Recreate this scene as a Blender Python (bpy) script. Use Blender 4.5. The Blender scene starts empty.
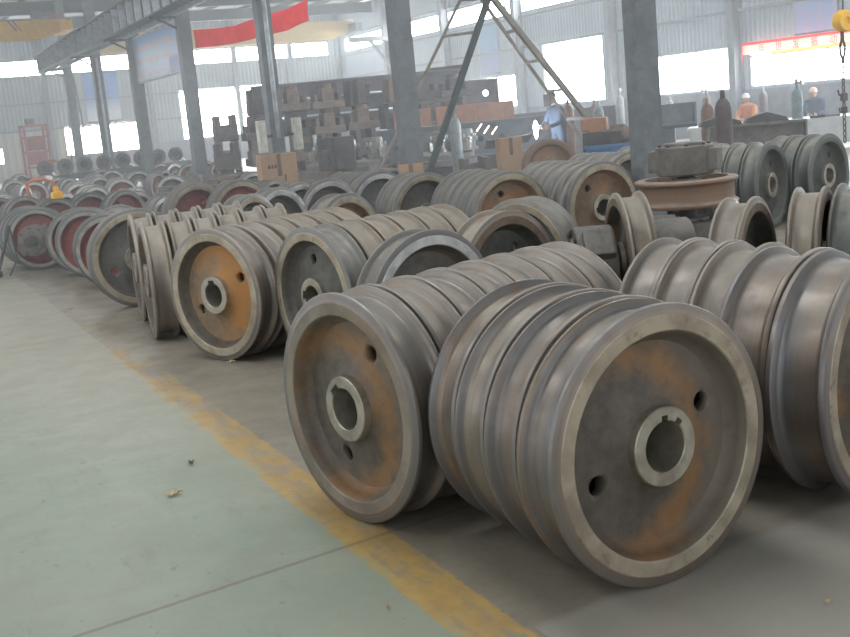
import bpy, bmesh, math, random
from mathutils import Vector, Matrix
random.seed(7)
PI = math.pi
R_ = math.radians
S = bpy.context.scene
COL = S.collection

# ---------------------------------------------------------------- camera
cam_d = bpy.data.cameras.new('camera'); cam = bpy.data.objects.new('camera', cam_d); COL.objects.link(cam)
Rm = ((0.89927931, -0.15696611, 0.40823811), (-0.42787009, -0.12219353, 0.89554225), (-0.09068573, -0.9800155, -0.17704722))
m3 = Matrix(((Rm[0][0], -Rm[0][1], -Rm[0][2]), (Rm[1][0], -Rm[1][1], -Rm[1][2]), (Rm[2][0], -Rm[2][1], -Rm[2][2])))
cam.matrix_world = Matrix.Translation((0, 0, 1.6)) @ m3.to_4x4()
cam_d.sensor_width = 36.0; cam_d.sensor_fit = 'HORIZONTAL'
cam_d.lens = 36.0 * 1161.63 / 850.0
cam_d.clip_start = 0.05; cam_d.clip_end = 300
S.camera = cam

# ---------------------------------------------------------------- light and exposure
SKY_STRENGTH = 0.82
WINDOW_EMIT = 12.0
OVERHEAD_FILL_EMIT = 3.6
HAZE_DENSITY = 0.012
w = bpy.data.worlds.new('daylight'); S.world = w; w.use_nodes = True
bg = w.node_tree.nodes['Background']
bg.inputs[0].default_value = (0.93, 0.965, 1.0, 1); bg.inputs[1].default_value = SKY_STRENGTH
vs = S.view_settings
vs.view_transform = 'Standard'; vs.look = 'None'; vs.gamma = 1.0; vs.use_curve_mapping = False
vs.exposure = 0.74
S.cycles.use_denoising = True
S.cycles.max_bounces = 6; S.cycles.volume_bounces = 1
S.cycles.use_adaptive_sampling = True
S.cycles.sample_clamp_indirect = 4.0

# ---------------------------------------------------------------- material helpers
def lin(c):
    return tuple(((v / 255.0) / 12.92 if v / 255.0 <= 0.04045 else ((v / 255.0 + 0.055) / 1.055) ** 2.4) for v in c)

class NT:
    def __init__(self, name):
        self.m = bpy.data.materials.new(name); self.m.use_nodes = True
        self.t = self.m.node_tree; self.n = self.t.nodes; self.l = self.t.links
        self.bsdf = self.n['Principled BSDF']
    def node(self, kind, **kw):
        nd = self.n.new(kind)
        for k, v in kw.items(): setattr(nd, k, v)
        return nd
    def link(self, a, b): self.l.new(a, b)
    def setv(self, sock, v):
        if hasattr(v, 'links') or isinstance(v, bpy.types.NodeSocket): self.link(v, sock)
        else: sock.default_value = v
    def coord(self, kind='Object'): return self.node('ShaderNodeTexCoord').outputs[kind]
    def noise(self, vec, scale, detail=3, rough=0.6, lo=0.0, hi=1.0):
        a = self.node('ShaderNodeTexNoise'); self.link(vec, a.inputs['Vector'])
        a.inputs['Scale'].default_value = scale; a.inputs['Detail'].default_value = detail; a.inputs['Roughness'].default_value = rough
        return self.ramp(a.outputs[0], lo, hi) if (lo, hi) != (0.0, 1.0) else a.outputs[0]
    def ramp(self, v, lo, hi, a=0.0, b=1.0):
        mr = self.node('ShaderNodeMapRange'); mr.interpolation_type = 'SMOOTHSTEP' if lo < hi else 'LINEAR'
        self.setv(mr.inputs[0], v)
        for i, x in enumerate((lo, hi, a, b)): mr.inputs[i + 1].default_value = x
        return mr.outputs[0]
    def math(self, op, a, b=0.0, c=0.0):
        md = self.node('ShaderNodeMath', operation=op); self.setv(md.inputs[0], a); self.setv(md.inputs[1], b)
        if op in ('MULTIPLY_ADD', 'COMPARE'): self.setv(md.inputs[2], c)
        return md.outputs[0]
    def mix(self, f, a, b):
        mx = self.node('ShaderNodeMix', data_type='RGBA')
        self.setv(mx.inputs[0], f)
        for i, v in ((6, a), (7, b)):
            if isinstance(v, tuple): mx.inputs[i].default_value = (*v[:3], 1)
            else: self.link(v, mx.inputs[i])
        return mx.outputs[2]
    def sep(self, v):
        s = self.node('ShaderNodeSeparateXYZ'); self.link(v, s.inputs[0]); return s.outputs
    def comb(self, x, y, z):
        s = self.node('ShaderNodeCombineXYZ'); self.setv(s.inputs[0], x); self.setv(s.inputs[1], y); self.setv(s.inputs[2], z); return s.outputs[0]
    def vadd(self, a, b):
        v = self.node('ShaderNodeVectorMath', operation='ADD'); self.link(a, v.inputs[0]); self.link(b, v.inputs[1]); return v.outputs[0]
    def bump(self, h, strength=0.3, dist=0.01):
        b = self.node('ShaderNodeBump'); b.inputs['Strength'].default_value = strength; b.inputs['Distance'].default_value = dist
        self.link(h, b.inputs['Height']); self.link(b.outputs[0], self.bsdf.inputs['Normal'])
    def out(self, color, rough, metal=0.0):
        self.setv(self.bsdf.inputs['Base Color'], color if not isinstance(color, tuple) else (*color[:3], 1))
        self.setv(self.bsdf.inputs['Roughness'], rough); self.setv(self.bsdf.inputs['Metallic'], metal)
        return self.m
    def inst(self):
        r = self.node('ShaderNodeObjectInfo').outputs['Random']
        return r
    def icoord(self, k=37.0):
        r = self.inst(); a = self.math('MULTIPLY', r, k)
        return self.vadd(self.coord(), self.comb(a, a, a))

def painted(name, rgb, rgb2=None, rough=0.6, metal=0.0, scale=4.0, grime=(70, 62, 52), amount=0.35, bump=0.15):
    t = NT(name); v = t.icoord()
    c = t.mix(t.noise(v, scale, 4, 0.65, 0.35, 0.7), lin(rgb), lin(rgb2 or tuple(int(x * 0.82) for x in rgb)))
    c = t.mix(t.math('MULTIPLY', t.noise(v, scale * 2.7, 5, 0.7, 0.5, 0.75), amount), c, lin(grime))
    if bump: t.bump(t.noise(v, scale * 9, 3), bump, 0.004)
    return t.out(c, rough, metal)

def dust(t, c, amount=0.55, rgb=(152, 144, 132)):
    g = t.node('ShaderNodeNewGeometry'); nz = t.sep(g.outputs['Normal'])[2]
    up = t.ramp(nz, 0.25, 0.95)
    f = t.math('MULTIPLY', t.math('MULTIPLY', up, t.noise(t.icoord(), 7, 3, 0.6, 0.2, 0.65)), amount)
    return t.mix(f, c, lin(rgb)), f

def rim_material(name, a, b, rust, dustamt=0.5, metal=0.5, rough=0.42, rustamt=0.5):
    t = NT(name)
    o = t.coord(); x, y, z = t.sep(o); rnd = t.math('MULTIPLY', t.inst(), 61.0)
    rad = t.math('SQRT', t.math('ADD', t.math('MULTIPLY', y, y), t.math('MULTIPLY', z, z)))
    rings = t.comb(t.math('ADD', t.math('MULTIPLY', x, 14.0), rnd), t.math('MULTIPLY', rad, 34.0), rnd)
    fine = t.comb(t.math('ADD', t.math('MULTIPLY', x, 150.0), rnd), t.math('MULTIPLY', rad, 190.0), rnd)
    n1 = t.noise(rings, 1.0, 2, 0.5, 0.3, 0.7); n2 = t.noise(fine, 1.0, 2, 0.5)
    v = t.icoord()
    c = t.mix(n1, lin(a), lin(b))
    c = t.mix(t.math('MULTIPLY', t.noise(v, 5.0, 5, 0.7, 0.48, 0.68), rustamt), c, lin(rust))
    c = t.mix(t.math('MULTIPLY', t.ramp(n2, 0.35, 0.75), 0.16), c, lin((70, 64, 58)))
    c, f = dust(t, c, dustamt)
    t.bump(n2, 0.18, 0.002)
    r = t.math('ADD', t.ramp(t.noise(v, 9, 4, 0.6), 0.3, 0.7, rough - 0.08, rough + 0.12), t.math('MULTIPLY', f, 0.35))
    return t.out(c, r, t.math('SUBTRACT', metal, t.math('MULTIPLY', f, metal)))

def web_material(name, base, base2, patch, patch_cover=(0.5, 0.62), metal=0.35, rough=0.62, patchamt=0.85, shift=0.0):
    t = NT(name); v = t.icoord(53.0 + shift)
    c = t.mix(t.noise(v, 14, 5, 0.7, 0.35, 0.7), lin(base), lin(base2))
    f = t.math('MULTIPLY', t.noise(v, 2.3, 6, 0.62, *patch_cover), patchamt)
    c = t.mix(f, c, lin(patch))
    c = t.mix(t.math('MULTIPLY', t.noise(v, 26, 4, 0.7, 0.55, 0.75), 0.35), c, lin((66, 56, 46)))
    t.bump(t.noise(v, 60, 4, 0.7), 0.25, 0.004)
    return t.out(c, rough, metal)

M = {}
M['rim_steel'] = rim_material('turned_rim_steel', (148, 138, 127), (116, 113, 111), (126, 98, 80), 0.45, metal=.6, rough=.37, rustamt=.35)
M['rim_blue'] = rim_material('blued_rim_steel', (114, 116, 119), (136, 122, 108), (124, 96, 78), 0.4, metal=.6, rough=.36, rustamt=.4)
M['rim_dusty'] = rim_material('dusty_rim_steel', (150, 140, 127), (124, 117, 109), (132, 108, 88), 0.85, metal=0.55)
M['rim_grey'] = rim_material('grey_rim_steel', (132, 130, 126), (108, 108, 107), (120, 104, 90), 0.6)
M['rim_dark'] = rim_material('dark_green_grey_rim', (106, 111, 108), (88, 92, 90), (96, 86, 74), 0.7, metal=0.4)
M['rim_rusty'] = rim_material('rusty_rim_steel', (134, 110, 92), (116, 98, 86), (142, 96, 68), 0.7, metal=0.25, rustamt=0.5)
t = NT('machined_face'); v = t.icoord()
c = t.mix(t.noise(v, 6, 4, 0.6, 0.35, 0.7), lin((172, 161, 142)), lin((138, 127, 111)))
c = t.mix(t.math('MULTIPLY', t.noise(v, 18, 4, 0.7, 0.56, 0.72), 0.6), c, lin((110, 92, 74)))
M['face'] = t.out(c, 0.46, 0.5)
t = NT('worn_brown_face'); v = t.icoord()
c = t.mix(t.noise(v, 5, 4, 0.6, 0.35, 0.7), lin((140, 130, 116)), lin((112, 103, 92)))
c = t.mix(t.math('MULTIPLY', t.noise(v, 3, 4, 0.7, 0.5, 0.7), 0.5), c, lin((134, 104, 82)))
M['face_worn'] = t.out(c, 0.5, 0.35)
t = NT('silver_machined_face'); v = t.icoord()
c = t.mix(t.noise(v, 6, 4, 0.6, 0.35, 0.7), lin((206, 206, 204)), lin((164, 164, 164)))
M['face_silver'] = t.out(c, 0.36, 0.7)
M['face_rusty'] = painted('dull_brown_face', (128, 112, 98), (104, 90, 80), 0.6, 0.4, 8)
M['face_dull'] = painted('dull_grey_face', (150, 148, 142), (122, 120, 116), .5, .4, 8)
t = NT('hub_steel'); v = t.icoord()
c = t.mix(t.noise(v, 9, 4, 0.6, 0.35, 0.7), lin((168, 162, 148)), lin((134, 127, 115)))
M['hub'] = t.out(c, 0.42, 0.6)
M['web_dark'] = web_material('cast_web_dark', (100, 93, 84), (80, 75, 69), (158, 118, 76), (0.5, 0.7), patchamt=.75)
M['web_dark2'] = web_material('cast_web_dark_streaked', (106, 99, 90), (84, 78, 72), (164, 118, 70), (0.48, 0.68), shift=11.0, patchamt=.8)
def web_arc(name, cy, cz, r, base, base2):
    t = NT(name); v = t.icoord(53.0); o = t.coord(); x, y, z = t.sep(o)
    dy = t.math('SUBTRACT', y, cy); dz = t.math('SUBTRACT', z, cz)
    d = t.math('SQRT', t.math('ADD', t.math('MULTIPLY', dy, dy), t.math('MULTIPLY', dz, dz)))
    n = t.noise(v, 9, 5, .65); n2 = t.noise(v, 22, 4, .7)
    band = t.math('ADD', t.math('ABSOLUTE', t.math('SUBTRACT', d, r)), t.math('MULTIPLY', t.math('SUBTRACT', n, .5), .22))
    c = t.mix(t.noise(v, 14, 5, .7, .35, .7), lin(base), lin(base2))
    c = t.mix(t.math('MULTIPLY', t.ramp(t.math('SUBTRACT', d, r), 0.0, .12), .5), c, lin((128, 118, 104)))
    c = t.mix(t.math('MULTIPLY', t.ramp(band, .085, .01), .62), c, lin((150, 110, 68)))
    c = t.mix(t.math('MULTIPLY', t.ramp(n2, .55, .75), .3), c, lin((66, 56, 46)))
    t.bump(t.noise(v, 60, 4, .7), .25, .004)
    return t.out(c, .6, .3)
M['web_near'] = web_arc('cast_web_rust_arc', -.147, .035, .34, (98, 91, 82), (80, 75, 69))
M['web_near2'] = web_arc('cast_web_rust_band', -.10, .082, .32, (102, 95, 86), (84, 78, 71))
M['web_rust'] = web_material('cast_web_orange', (142, 122, 98), (122, 106, 88), (176, 122, 64), (0.38, 0.6), patchamt=0.85)
M['web_brown'] = web_material('cast_web_brown', (132, 112, 92), (110, 96, 80), (160, 114, 74), (0.45, 0.62), patchamt=0.7)
M['web_grey'] = web_material('cast_web_grey', (104, 101, 96), (86, 84, 80), (124, 104, 84), (0.55, 0.7), patchamt=0.4)
M['web_green'] = web_material('cast_web_dark_green', (86, 87, 81), (68, 70, 66), (96, 88, 72), (0.55, 0.7), patchamt=0.4)
M['web_red'] = web_material('web_red_primer', (132, 62, 54), (104, 52, 48), (90, 66, 58), (0.5, 0.68), metal=0.0, patchamt=0.5)

# ---------------------------------------------------------------- geometry helpers
class MB:
    """collects shapes, builds one mesh object"""
    def __init__(self): self.v = []; self.f = []; self.mi = []; self.sm = []
    def add(self, vs, fs, mi=0, smooth=False):
        o = len(self.v); self.v += [tuple(p) for p in vs]
        self.f += [tuple(i + o for i in f) for f in fs]; self.mi += [mi] * len(fs); self.sm += [smooth] * len(fs)
    def box(self, c, s, rot=0.0, mi=0, bev=0.0):
        hx, hy, hz = s[0] / 2, s[1] / 2, s[2] / 2
        if bev > 0:
            bm = bmesh.new(); bmesh.ops.create_cube(bm, size=1.0)
            for p in bm.verts: p.co = Vector((p.co.x * s[0], p.co.y * s[1], p.co.z * s[2]))
            bmesh.ops.bevel(bm, geom=list(bm.edges), offset=bev, segments=2, affect='EDGES', profile=0.6)
            bm.verts.index_update()
            ca, sa = math.cos(rot), math.sin(rot)
            self.add([(c[0] + p.co.x * ca - p.co.y * sa, c[1] + p.co.x * sa + p.co.y * ca, c[2] + p.co.z) for p in bm.verts],
                     [tuple(q.index for q in f.verts) for f in bm.faces], mi)
            bm.free(); return self
        ca, sa = math.cos(rot), math.sin(rot)
        vs = []
        for z in (-hz, hz):
            for x, y in ((-hx, -hy), (hx, -hy), (hx, hy), (-hx, hy)):
                vs.append((c[0] + x * ca - y * sa, c[1] + x * sa + y * ca, c[2] + z))
        self.add(vs, [(0, 3, 2, 1), (4, 5, 6, 7), (0, 1, 5, 4), (1, 2, 6, 5), (2, 3, 7, 6), (3, 0, 4, 7)], mi); return self
    def bar(self, a, b, wd, hg, mi=0, up=(0, 0, 1)):
        a = Vector(a); b = Vector(b); d = (b - a).normalized(); u = Vector(up)
        if abs(d.dot(u)) > 0.98: u = Vector((0, 1, 0))
        s = d.cross(u).normalized(); u = s.cross(d).normalized()
        vs = [p + s * i * wd / 2 + u * j * hg / 2 for p in (a, b) for i, j in ((-1, -1), (1, -1), (1, 1), (-1, 1))]
        self.add(vs, [(0, 1, 2, 3), (7, 6, 5, 4), (0, 4, 5, 1), (1, 5, 6, 2), (2, 6, 7, 3), (3, 7, 4, 0)], mi); return self
    def tube(self, pts, r, n=10, mi=0, cap=True):
        pts = [Vector(p) for p in pts]; rings = []
        rr = r if isinstance(r, (list, tuple)) else [r] * len(pts)
        prev = None
        for i, p in enumerate(pts):
            d = (pts[min(i + 1, len(pts) - 1)] - pts[max(i - 1, 0)]).normalized()
            u = Vector((0, 0, 1)) if abs(d.z) < 0.95 else Vector((1, 0, 0))
            if prev is not None: u = prev
            s = d.cross(u).normalized(); u = s.cross(d).normalized(); prev = u
            rings.append([p + (s * math.cos(2 * PI * k / n) + u * math.sin(2 * PI * k / n)) * rr[i] for k in range(n)])
        vs = [q for ring in rings for q in ring]; fs = []
        for i in range(len(pts) - 1):
            for k in range(n):
                fs.append((i * n + k, i * n + (k + 1) % n, (i + 1) * n + (k + 1) % n, (i + 1) * n + k))
        self.add(vs, fs, mi, True)
        if cap:
            self.add(rings[0], [tuple(range(n))[::-1]], mi); self.add(rings[-1], [tuple(range(n))], mi)
        return self
    def lathe(self, prof, n=48, axis='z', org=(0, 0, 0), mi=0, closed=False, mis=None, sharp=True, rmod=None):
        """prof: list of (a, r) along the axis. closed joins last to first."""
        m = len(prof); vs = []
        for i, (a, r) in enumerate(prof):
            for k in range(n):
                th = 2 * PI * k / n; rr = r if rmod is None else rmod(i, th, r)
                c_, s_ = rr * math.cos(th), rr * math.sin(th)
                p = {'z': (c_, s_, a), 'x': (a, c_, s_), 'y': (s_, a, c_)}[axis]
                vs.append((p[0] + org[0], p[1] + org[1], p[2] + org[2]))
        segs = m if closed else m - 1
        base = len(self.v); self.v += vs
        for i in range(segs):
            j = (i + 1) % m
            for k in range(n):
                k2 = (k + 1) % n
                self.f.append((base + i * n + k, base + i * n + k2, base + j * n + k2, base + j * n + k))
                self.mi.append(mis[i] if mis else mi); self.sm.append(True)
        if not closed:
            for i, rev in ((0, True), (m - 1, False)):
                if prof[i][1] > 1e-6:
                    loop = [base + i * n + k for k in range(n)]
                    self.f.append(tuple(loop[::-1] if rev else loop)); self.mi.append(mi if not mis else mis[min(i, segs - 1)]); self.sm.append(False)
        return self
    def mesh(self, name, mats):
        me = bpy.data.meshes.new(name)
        me.from_pydata(self.v, [], self.f)
        for m_ in (mats if isinstance(mats, (list, tuple)) else [mats]): me.materials.append(m_)
        me.polygons.foreach_set('material_index', self.mi); me.polygons.foreach_set('use_smooth', self.sm)
        bm = bmesh.new(); bm.from_mesh(me); bmesh.ops.remove_doubles(bm, verts=bm.verts, dist=1e-6)
        bmesh.ops.recalc_face_normals(bm, faces=bm.faces)
        for e in bm.edges:
            if len(e.link_faces) == 2 and e.calc_face_angle(0) > 0.6: e.smooth = False
        bm.to_mesh(me); bm.free(); me.update()
        return me
    def build(self, name, mats, parent=None, loc=(0, 0, 0), rot=(0, 0, 0)):
        o = bpy.data.objects.new(name, self.mesh(name, mats)); COL.objects.link(o)
        o.parent = parent; o.location = loc; o.rotation_euler = rot
        return o

def tag(o, label, cat, group=None, kind=None):
    if label: o['label'] = label
    if cat: o['category'] = cat
    if group: o['group'] = group
    if kind: o['kind'] = kind
    return o
def thing(name, label, cat, loc=(0, 0, 0), rot=(0, 0, 0), group=None, kind=None):
    o = bpy.data.objects.new(name, None); COL.objects.link(o); o.location = loc; o.rotation_euler = rot
    o.empty_display_size = 0.1
    return tag(o, label, cat, group, kind)
def struct(o): o['kind'] = 'structure'; return o
def child(name, me, parent, loc=(0, 0, 0), rot=(0, 0, 0)):
    o = bpy.data.objects.new(name, me); COL.objects.link(o); o.parent = parent; o.location = loc; o.rotation_euler = rot; return o
def copy_tree(o, parent=None):
    c_ = o.copy(); COL.objects.link(c_); c_.parent = parent
    for ch in list(o.children): copy_tree(ch, c_)
    return c_

# ================================================================ THE HALL
def floor_material():
    t = NT('factory_floor_paint')
    p = t.node('ShaderNodeNewGeometry').outputs['Position']; x, y, z = t.sep(p)
    big = t.noise(p, 0.7, 5, 0.65, 0.3, 0.7); mid = t.noise(p, 3.2, 6, 0.72); fine = t.noise(p, 24, 4, 0.7)
    streak = t.noise(t.comb(t.math('MULTIPLY', x, 5.0), t.math('MULTIPLY', y, 1.1), 0.0), 2.0, 5, 0.7)
    green = t.mix(big, lin((132, 143, 126)), lin((146, 150, 134)))
    green = t.mix(t.math('MULTIPLY', t.ramp(mid, 0.45, 0.75), 0.55), green, lin((146, 142, 126)))
    green = t.mix(t.math('MULTIPLY', t.ramp(streak, 0.55, 0.75), 0.4), green, lin((112, 112, 100)))
    spots = t.noise(t.comb(t.math('MULTIPLY', x, 1.6), y, 0.0), 9, 3, 0.6)
    green = t.mix(t.math('MULTIPLY', t.ramp(spots, 0.64, 0.72), 0.5), green, lin((112, 100, 84)))
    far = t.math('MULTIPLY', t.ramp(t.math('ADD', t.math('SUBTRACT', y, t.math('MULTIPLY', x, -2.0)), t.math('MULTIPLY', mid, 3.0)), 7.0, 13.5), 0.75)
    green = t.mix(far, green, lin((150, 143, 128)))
    conc = t.mix(big, lin((142, 135, 122)), lin((126, 119, 107)))
    conc = t.mix(t.math('MULTIPLY', t.ramp(mid, 0.4, 0.7), 0.6), conc, lin((112, 102, 88)))
    conc = t.mix(t.math('MULTIPLY', t.ramp(fine, 0.55, 0.8), 0.4), conc, lin((96, 88, 78)))
    edge = t.math('ADD', x, t.math('MULTIPLY', t.math('SUBTRACT', t.math('ADD', t.math('MULTIPLY', fine, .6), t.math('MULTIPLY', mid, .4)), 0.5), 0.06))
    isc = t.ramp(edge, 1.42, 1.44)
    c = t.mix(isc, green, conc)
    # paler concrete with a slanting edge at the near right
    slab = t.math('MULTIPLY', t.math('GREATER_THAN', x, 1.62), t.ramp(t.math('SUBTRACT', y, t.math('MULTIPLY', x, 0.15)), 2.73, 2.68))
    c = t.mix(t.math('MULTIPLY', slab, 0.8), c, lin((152, 148, 138)))
    # worn yellow line
    inl = t.math('MULTIPLY', t.ramp(edge, 1.385, 1.395), t.ramp(edge, 1.60, 1.59))
    wear = t.math('ADD', t.ramp(y, 2.0, 13.0, 0.0, 0.22), t.math('MULTIPLY', fine, 0.25))
    keep = t.ramp(t.math('SUBTRACT', t.math('ADD', t.math('MULTIPLY', mid, 0.6), t.math('MULTIPLY', streak, 0.55)), wear), 0.27, 0.47)
    yel = t.mix(t.ramp(mid, 0.4, 0.7), lin((186, 148, 70)), lin((160, 130, 76)))
    c = t.mix(t.math('MULTIPLY', t.math('MULTIPLY', inl, keep), 0.78), c, yel)
    # expansion joints
    def joint(pos, wd):
        d = t.math('ABSOLUTE', t.math('SUBTRACT', t.math('SUBTRACT', y, t.math('MULTIPLY', x, 0.17)), pos))
        d = t.math('ADD', d, t.math('MULTIPLY', t.math('SUBTRACT', fine, 0.5), 0.008))
        return t.ramp(d, wd, wd * 0.45)
    j = t.math('MAXIMUM', joint(3.73, 0.016), joint(9.7, 0.016))
    c = t.mix(t.math('MULTIPLY', j, 0.6), c, lin((104, 92, 78)))
    t.bump(t.math('ADD', t.math('MULTIPLY', fine, 0.6), mid), 0.12, 0.006)
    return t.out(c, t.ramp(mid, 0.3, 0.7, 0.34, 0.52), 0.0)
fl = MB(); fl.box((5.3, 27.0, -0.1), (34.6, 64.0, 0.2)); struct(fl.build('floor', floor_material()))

def cladding(name, rgb, rgb2, axis=1, freq=5.2):
    t = NT(name); p = t.node('ShaderNodeNewGeometry').outputs['Position']; x, y, z = t.sep(p)
    s = y if axis == 1 else x
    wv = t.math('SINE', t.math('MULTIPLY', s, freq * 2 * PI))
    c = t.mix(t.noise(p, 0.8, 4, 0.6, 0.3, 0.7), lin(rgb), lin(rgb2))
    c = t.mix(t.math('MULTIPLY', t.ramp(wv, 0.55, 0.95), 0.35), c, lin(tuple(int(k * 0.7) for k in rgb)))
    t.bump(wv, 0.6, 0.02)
    return t.out(c, 0.6, 0.0)
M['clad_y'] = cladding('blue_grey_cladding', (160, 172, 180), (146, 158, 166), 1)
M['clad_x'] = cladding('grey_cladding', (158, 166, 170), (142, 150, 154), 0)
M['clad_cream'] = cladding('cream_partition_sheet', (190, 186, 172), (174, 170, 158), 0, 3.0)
M['dado'] = painted('grey_dado', (134, 140, 150), (118, 124, 134), 0.8)
M['steelwork'] = painted('grey_steelwork', (118, 124, 128), (104, 108, 112), 0.55)
M['steelwork_dark'] = painted('dark_steelwork', (62, 72, 74), (48, 56, 58), 0.6)
M['frame_white'] = painted('pale_frame', (196, 204, 210), None, 0.5)
M['red_frame'] = painted('red_frame_paint', (170, 66, 60), None, 0.5)
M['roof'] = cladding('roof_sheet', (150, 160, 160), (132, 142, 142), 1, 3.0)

def emission(name, rgb, strength):
    m = bpy.data.materials.new(name); m.use_nodes = True; nt = m.node_tree
    for n_ in list(nt.nodes): nt.nodes.remove(n_)
    e = nt.nodes.new('ShaderNodeEmission'); e.inputs[0].default_value = (*rgb, 1); e.inputs[1].default_value = strength
    o = nt.nodes.new('ShaderNodeOutputMaterial'); nt.links.new(e.outputs[0], o.inputs[0]); return m
M['daylight'] = emission('daylit_glazing', (0.93, 0.97, 1.0), WINDOW_EMIT)
M['overhead_fill'] = emission('overhead_fill_glow', (0.95, 0.98, 1.0), OVERHEAD_FILL_EMIT)  # glow for unseen roof panels, added to light the hall from above

def wall_open(name, axis, const, lo, hi, z0, z1, holes, mats, matfn):
    """wall slab with rectangular openings; axis 'x' = plane x=const running in y, 'y' = plane y=const running in x"""
    ss = sorted({lo, hi, *[h[0] for h in holes], *[h[1] for h in holes]})
    zs = sorted({z0, z1, 1.25, 2.2, *[h[2] for h in holes], *[h[3] for h in holes]})
    b = MB()
    for i in range(len(ss) - 1):
        for j in range(len(zs) - 1):
            sm_, zm = (ss[i] + ss[i + 1]) / 2, (zs[j] + zs[j + 1]) / 2
            if any(h[0] < sm_ < h[1] and h[2] < zm < h[3] for h in holes): continue
            d, hgt = ss[i + 1] - ss[i], zs[j + 1] - zs[j]
            if axis == 'x': b.box((const + 0.08, sm_, zm), (0.16, d, hgt), mi=matfn(sm_, zm))
            else: b.box((sm_, const + 0.08, zm), (d, 0.16, hgt), mi=matfn(sm_, zm))
    return struct(b.build(name, mats))
# right wall, x = 22.6
XR, YE, ZR = 22.6, 57.0, 6.9
holesR = [(12.0, 56.4, 4.75, 5.5), (15.4, 20.4, 1.34, 2.56), (21.3, 26.15, 1.34, 2.56), (26.85, 31.9, 1.32, 2.56), (33.3, 37.2, 1.3, 3.55), (39.05, 44.3, 1.35, 2.6), (46.0, 50.5, 1.35, 2.6)]
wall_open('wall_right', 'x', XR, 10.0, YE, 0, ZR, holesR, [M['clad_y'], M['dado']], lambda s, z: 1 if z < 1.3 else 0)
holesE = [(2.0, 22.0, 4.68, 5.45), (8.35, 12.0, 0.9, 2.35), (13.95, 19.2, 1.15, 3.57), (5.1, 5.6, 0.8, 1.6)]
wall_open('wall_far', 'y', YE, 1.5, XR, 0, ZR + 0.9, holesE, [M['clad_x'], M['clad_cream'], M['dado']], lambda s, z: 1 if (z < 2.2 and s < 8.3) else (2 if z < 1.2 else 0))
nwin = [0]
def window(axis, const, lo, hi, z0, z1, panes, transom=None, mat='frame_white', fw=0.06):
    nwin[0] += 1
    root = bpy.data.objects.new('window_%d' % nwin[0], None); COL.objects.link(root); struct(root)
    b = MB()
    def bx(s0, s1, a0, a1, dep=0.1):
        c_ = ((s0 + s1) / 2, (a0 + a1) / 2); d = (abs(s1 - s0), abs(a1 - a0))
        if axis == 'x': b.box((const + 0.06, c_[0], c_[1]), (dep, d[0], d[1]))
        else: b.box((c_[0], const + 0.06, c_[1]), (d[0], dep, d[1]))
    bx(lo, hi, z0, z0 + fw); bx(lo, hi, z1 - fw, z1); bx(lo, lo + fw, z0, z1); bx(hi - fw, hi, z0, z1)
    for k in range(1, panes):
        s = lo + (hi - lo) * k / panes; bx(s - fw * 0.4, s + fw * 0.4, z0, z1)
    if transom: bx(lo, hi, transom - 0.025, transom + 0.025)
    b.build('window_frame', M[mat], root)
    g = MB()
    if axis == 'x': g.box((const + 0.11, (lo + hi) / 2, (z0 + z1) / 2), (0.02, hi - lo, z1 - z0))
    else: g.box(((lo + hi) / 2, const + 0.11, (z0 + z1) / 2), (hi - lo, 0.02, z1 - z0))
    g.build('glass', M['daylight'], root)
for h in holesR:
    if h[2] > 4: window('x', XR, h[0], h[1], h[2], h[3], 8, None, 'steelwork')
    elif h[3] > 3: window('x', XR, h[0], h[1], h[2], h[3], 1, None)
    else: window('x', XR, h[0], h[1], h[2], h[3], 5 if h[0] < 25 else 3, 2.2 if h[0] < 22 else None, 'frame_white', 0.05)
for h in holesE:
    window('y', YE, h[0], h[1], h[2], h[3], 4 if h[2] > 4 else (2 if h[0] > 13 else (3 if h[0] > 8 else 1)), None, 'steelwork' if h[2] > 4 else 'red_frame' if 8 < h[0] < 9 else 'frame_white')

# roof: sheet, added glowing panels for overhead light, cross beams and purlins
rb = MB(); rb.box((7.0, 26.5, 7.05), (31.4, 61.2, 0.06)); struct(rb.build('ceiling', M['roof']))
for k, (sx, sy) in enumerate([(-4, 8), (2.0, 8), (8.0, 9), (14.5, 10), (-2, 22), (4.0, 24), (11.0, 24), (17.5, 24)]):
    b = MB(); b.box((sx, sy, 7.0), (2.0, 9.0, 0.04)); struct(b.build('ceiling_fill_panel', M['overhead_fill']))
for k in range(8):
    y = 9.8 + 6.05 * k
    b = MB(); zc = 6.55
    b.box((7.0, y, zc + 0.22), (31.0, 0.26, 0.03)); b.box((7.0, y, zc - 0.22), (31.0, 0.26, 0.03)); b.box((7.0, y, zc), (31.0, 0.02, 0.44))
    struct(b.build('ceiling_beam', M['steelwork_dark']))
for k in range(14):
    x = -1.0 + 1.75 * k
    b = MB(); b.box((x, 32.0, 6.88), (0.08, 49.0, 0.18)); struct(b.build('ceiling_purlin', M['steelwork_dark']))
# girts on the walls
b = MB()
for z in (3.5, 4.6, 5.6): b.box((XR - 0.05, 33.5, z), (0.1, 46.5, 0.08))
struct(b.build('trim_1', M['steelwork']))
b = MB()
for z in (2.25, 3.45): b.box((12.0, YE - 0.05, z), (20.6, 0.1, 0.07))
struct(b.build('trim_2', M['steelwork']))
# wall columns: right wall and far wall
for k in range(5):
    y = 26.5 + 6.03 * k
    b = MB(); b.box((XR - 0.17, y, 3.4), (0.34, 0.03, 6.8)); b.box((XR - 0.01, y, 3.4), (0.02, 0.28, 6.8)); b.box((XR - 0.34, y, 3.4), (0.02, 0.28, 6.8))
    struct(b.build('wall_column', M['steelwork']))
for x in (4.0, 7.8, 12.6, 16.9, 19.8):
    b = MB(); b.box((x, YE - 0.14, 3.4), (0.22, 0.26, 6.8)); struct(b.build('wall_column', M['steelwork']))

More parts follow.
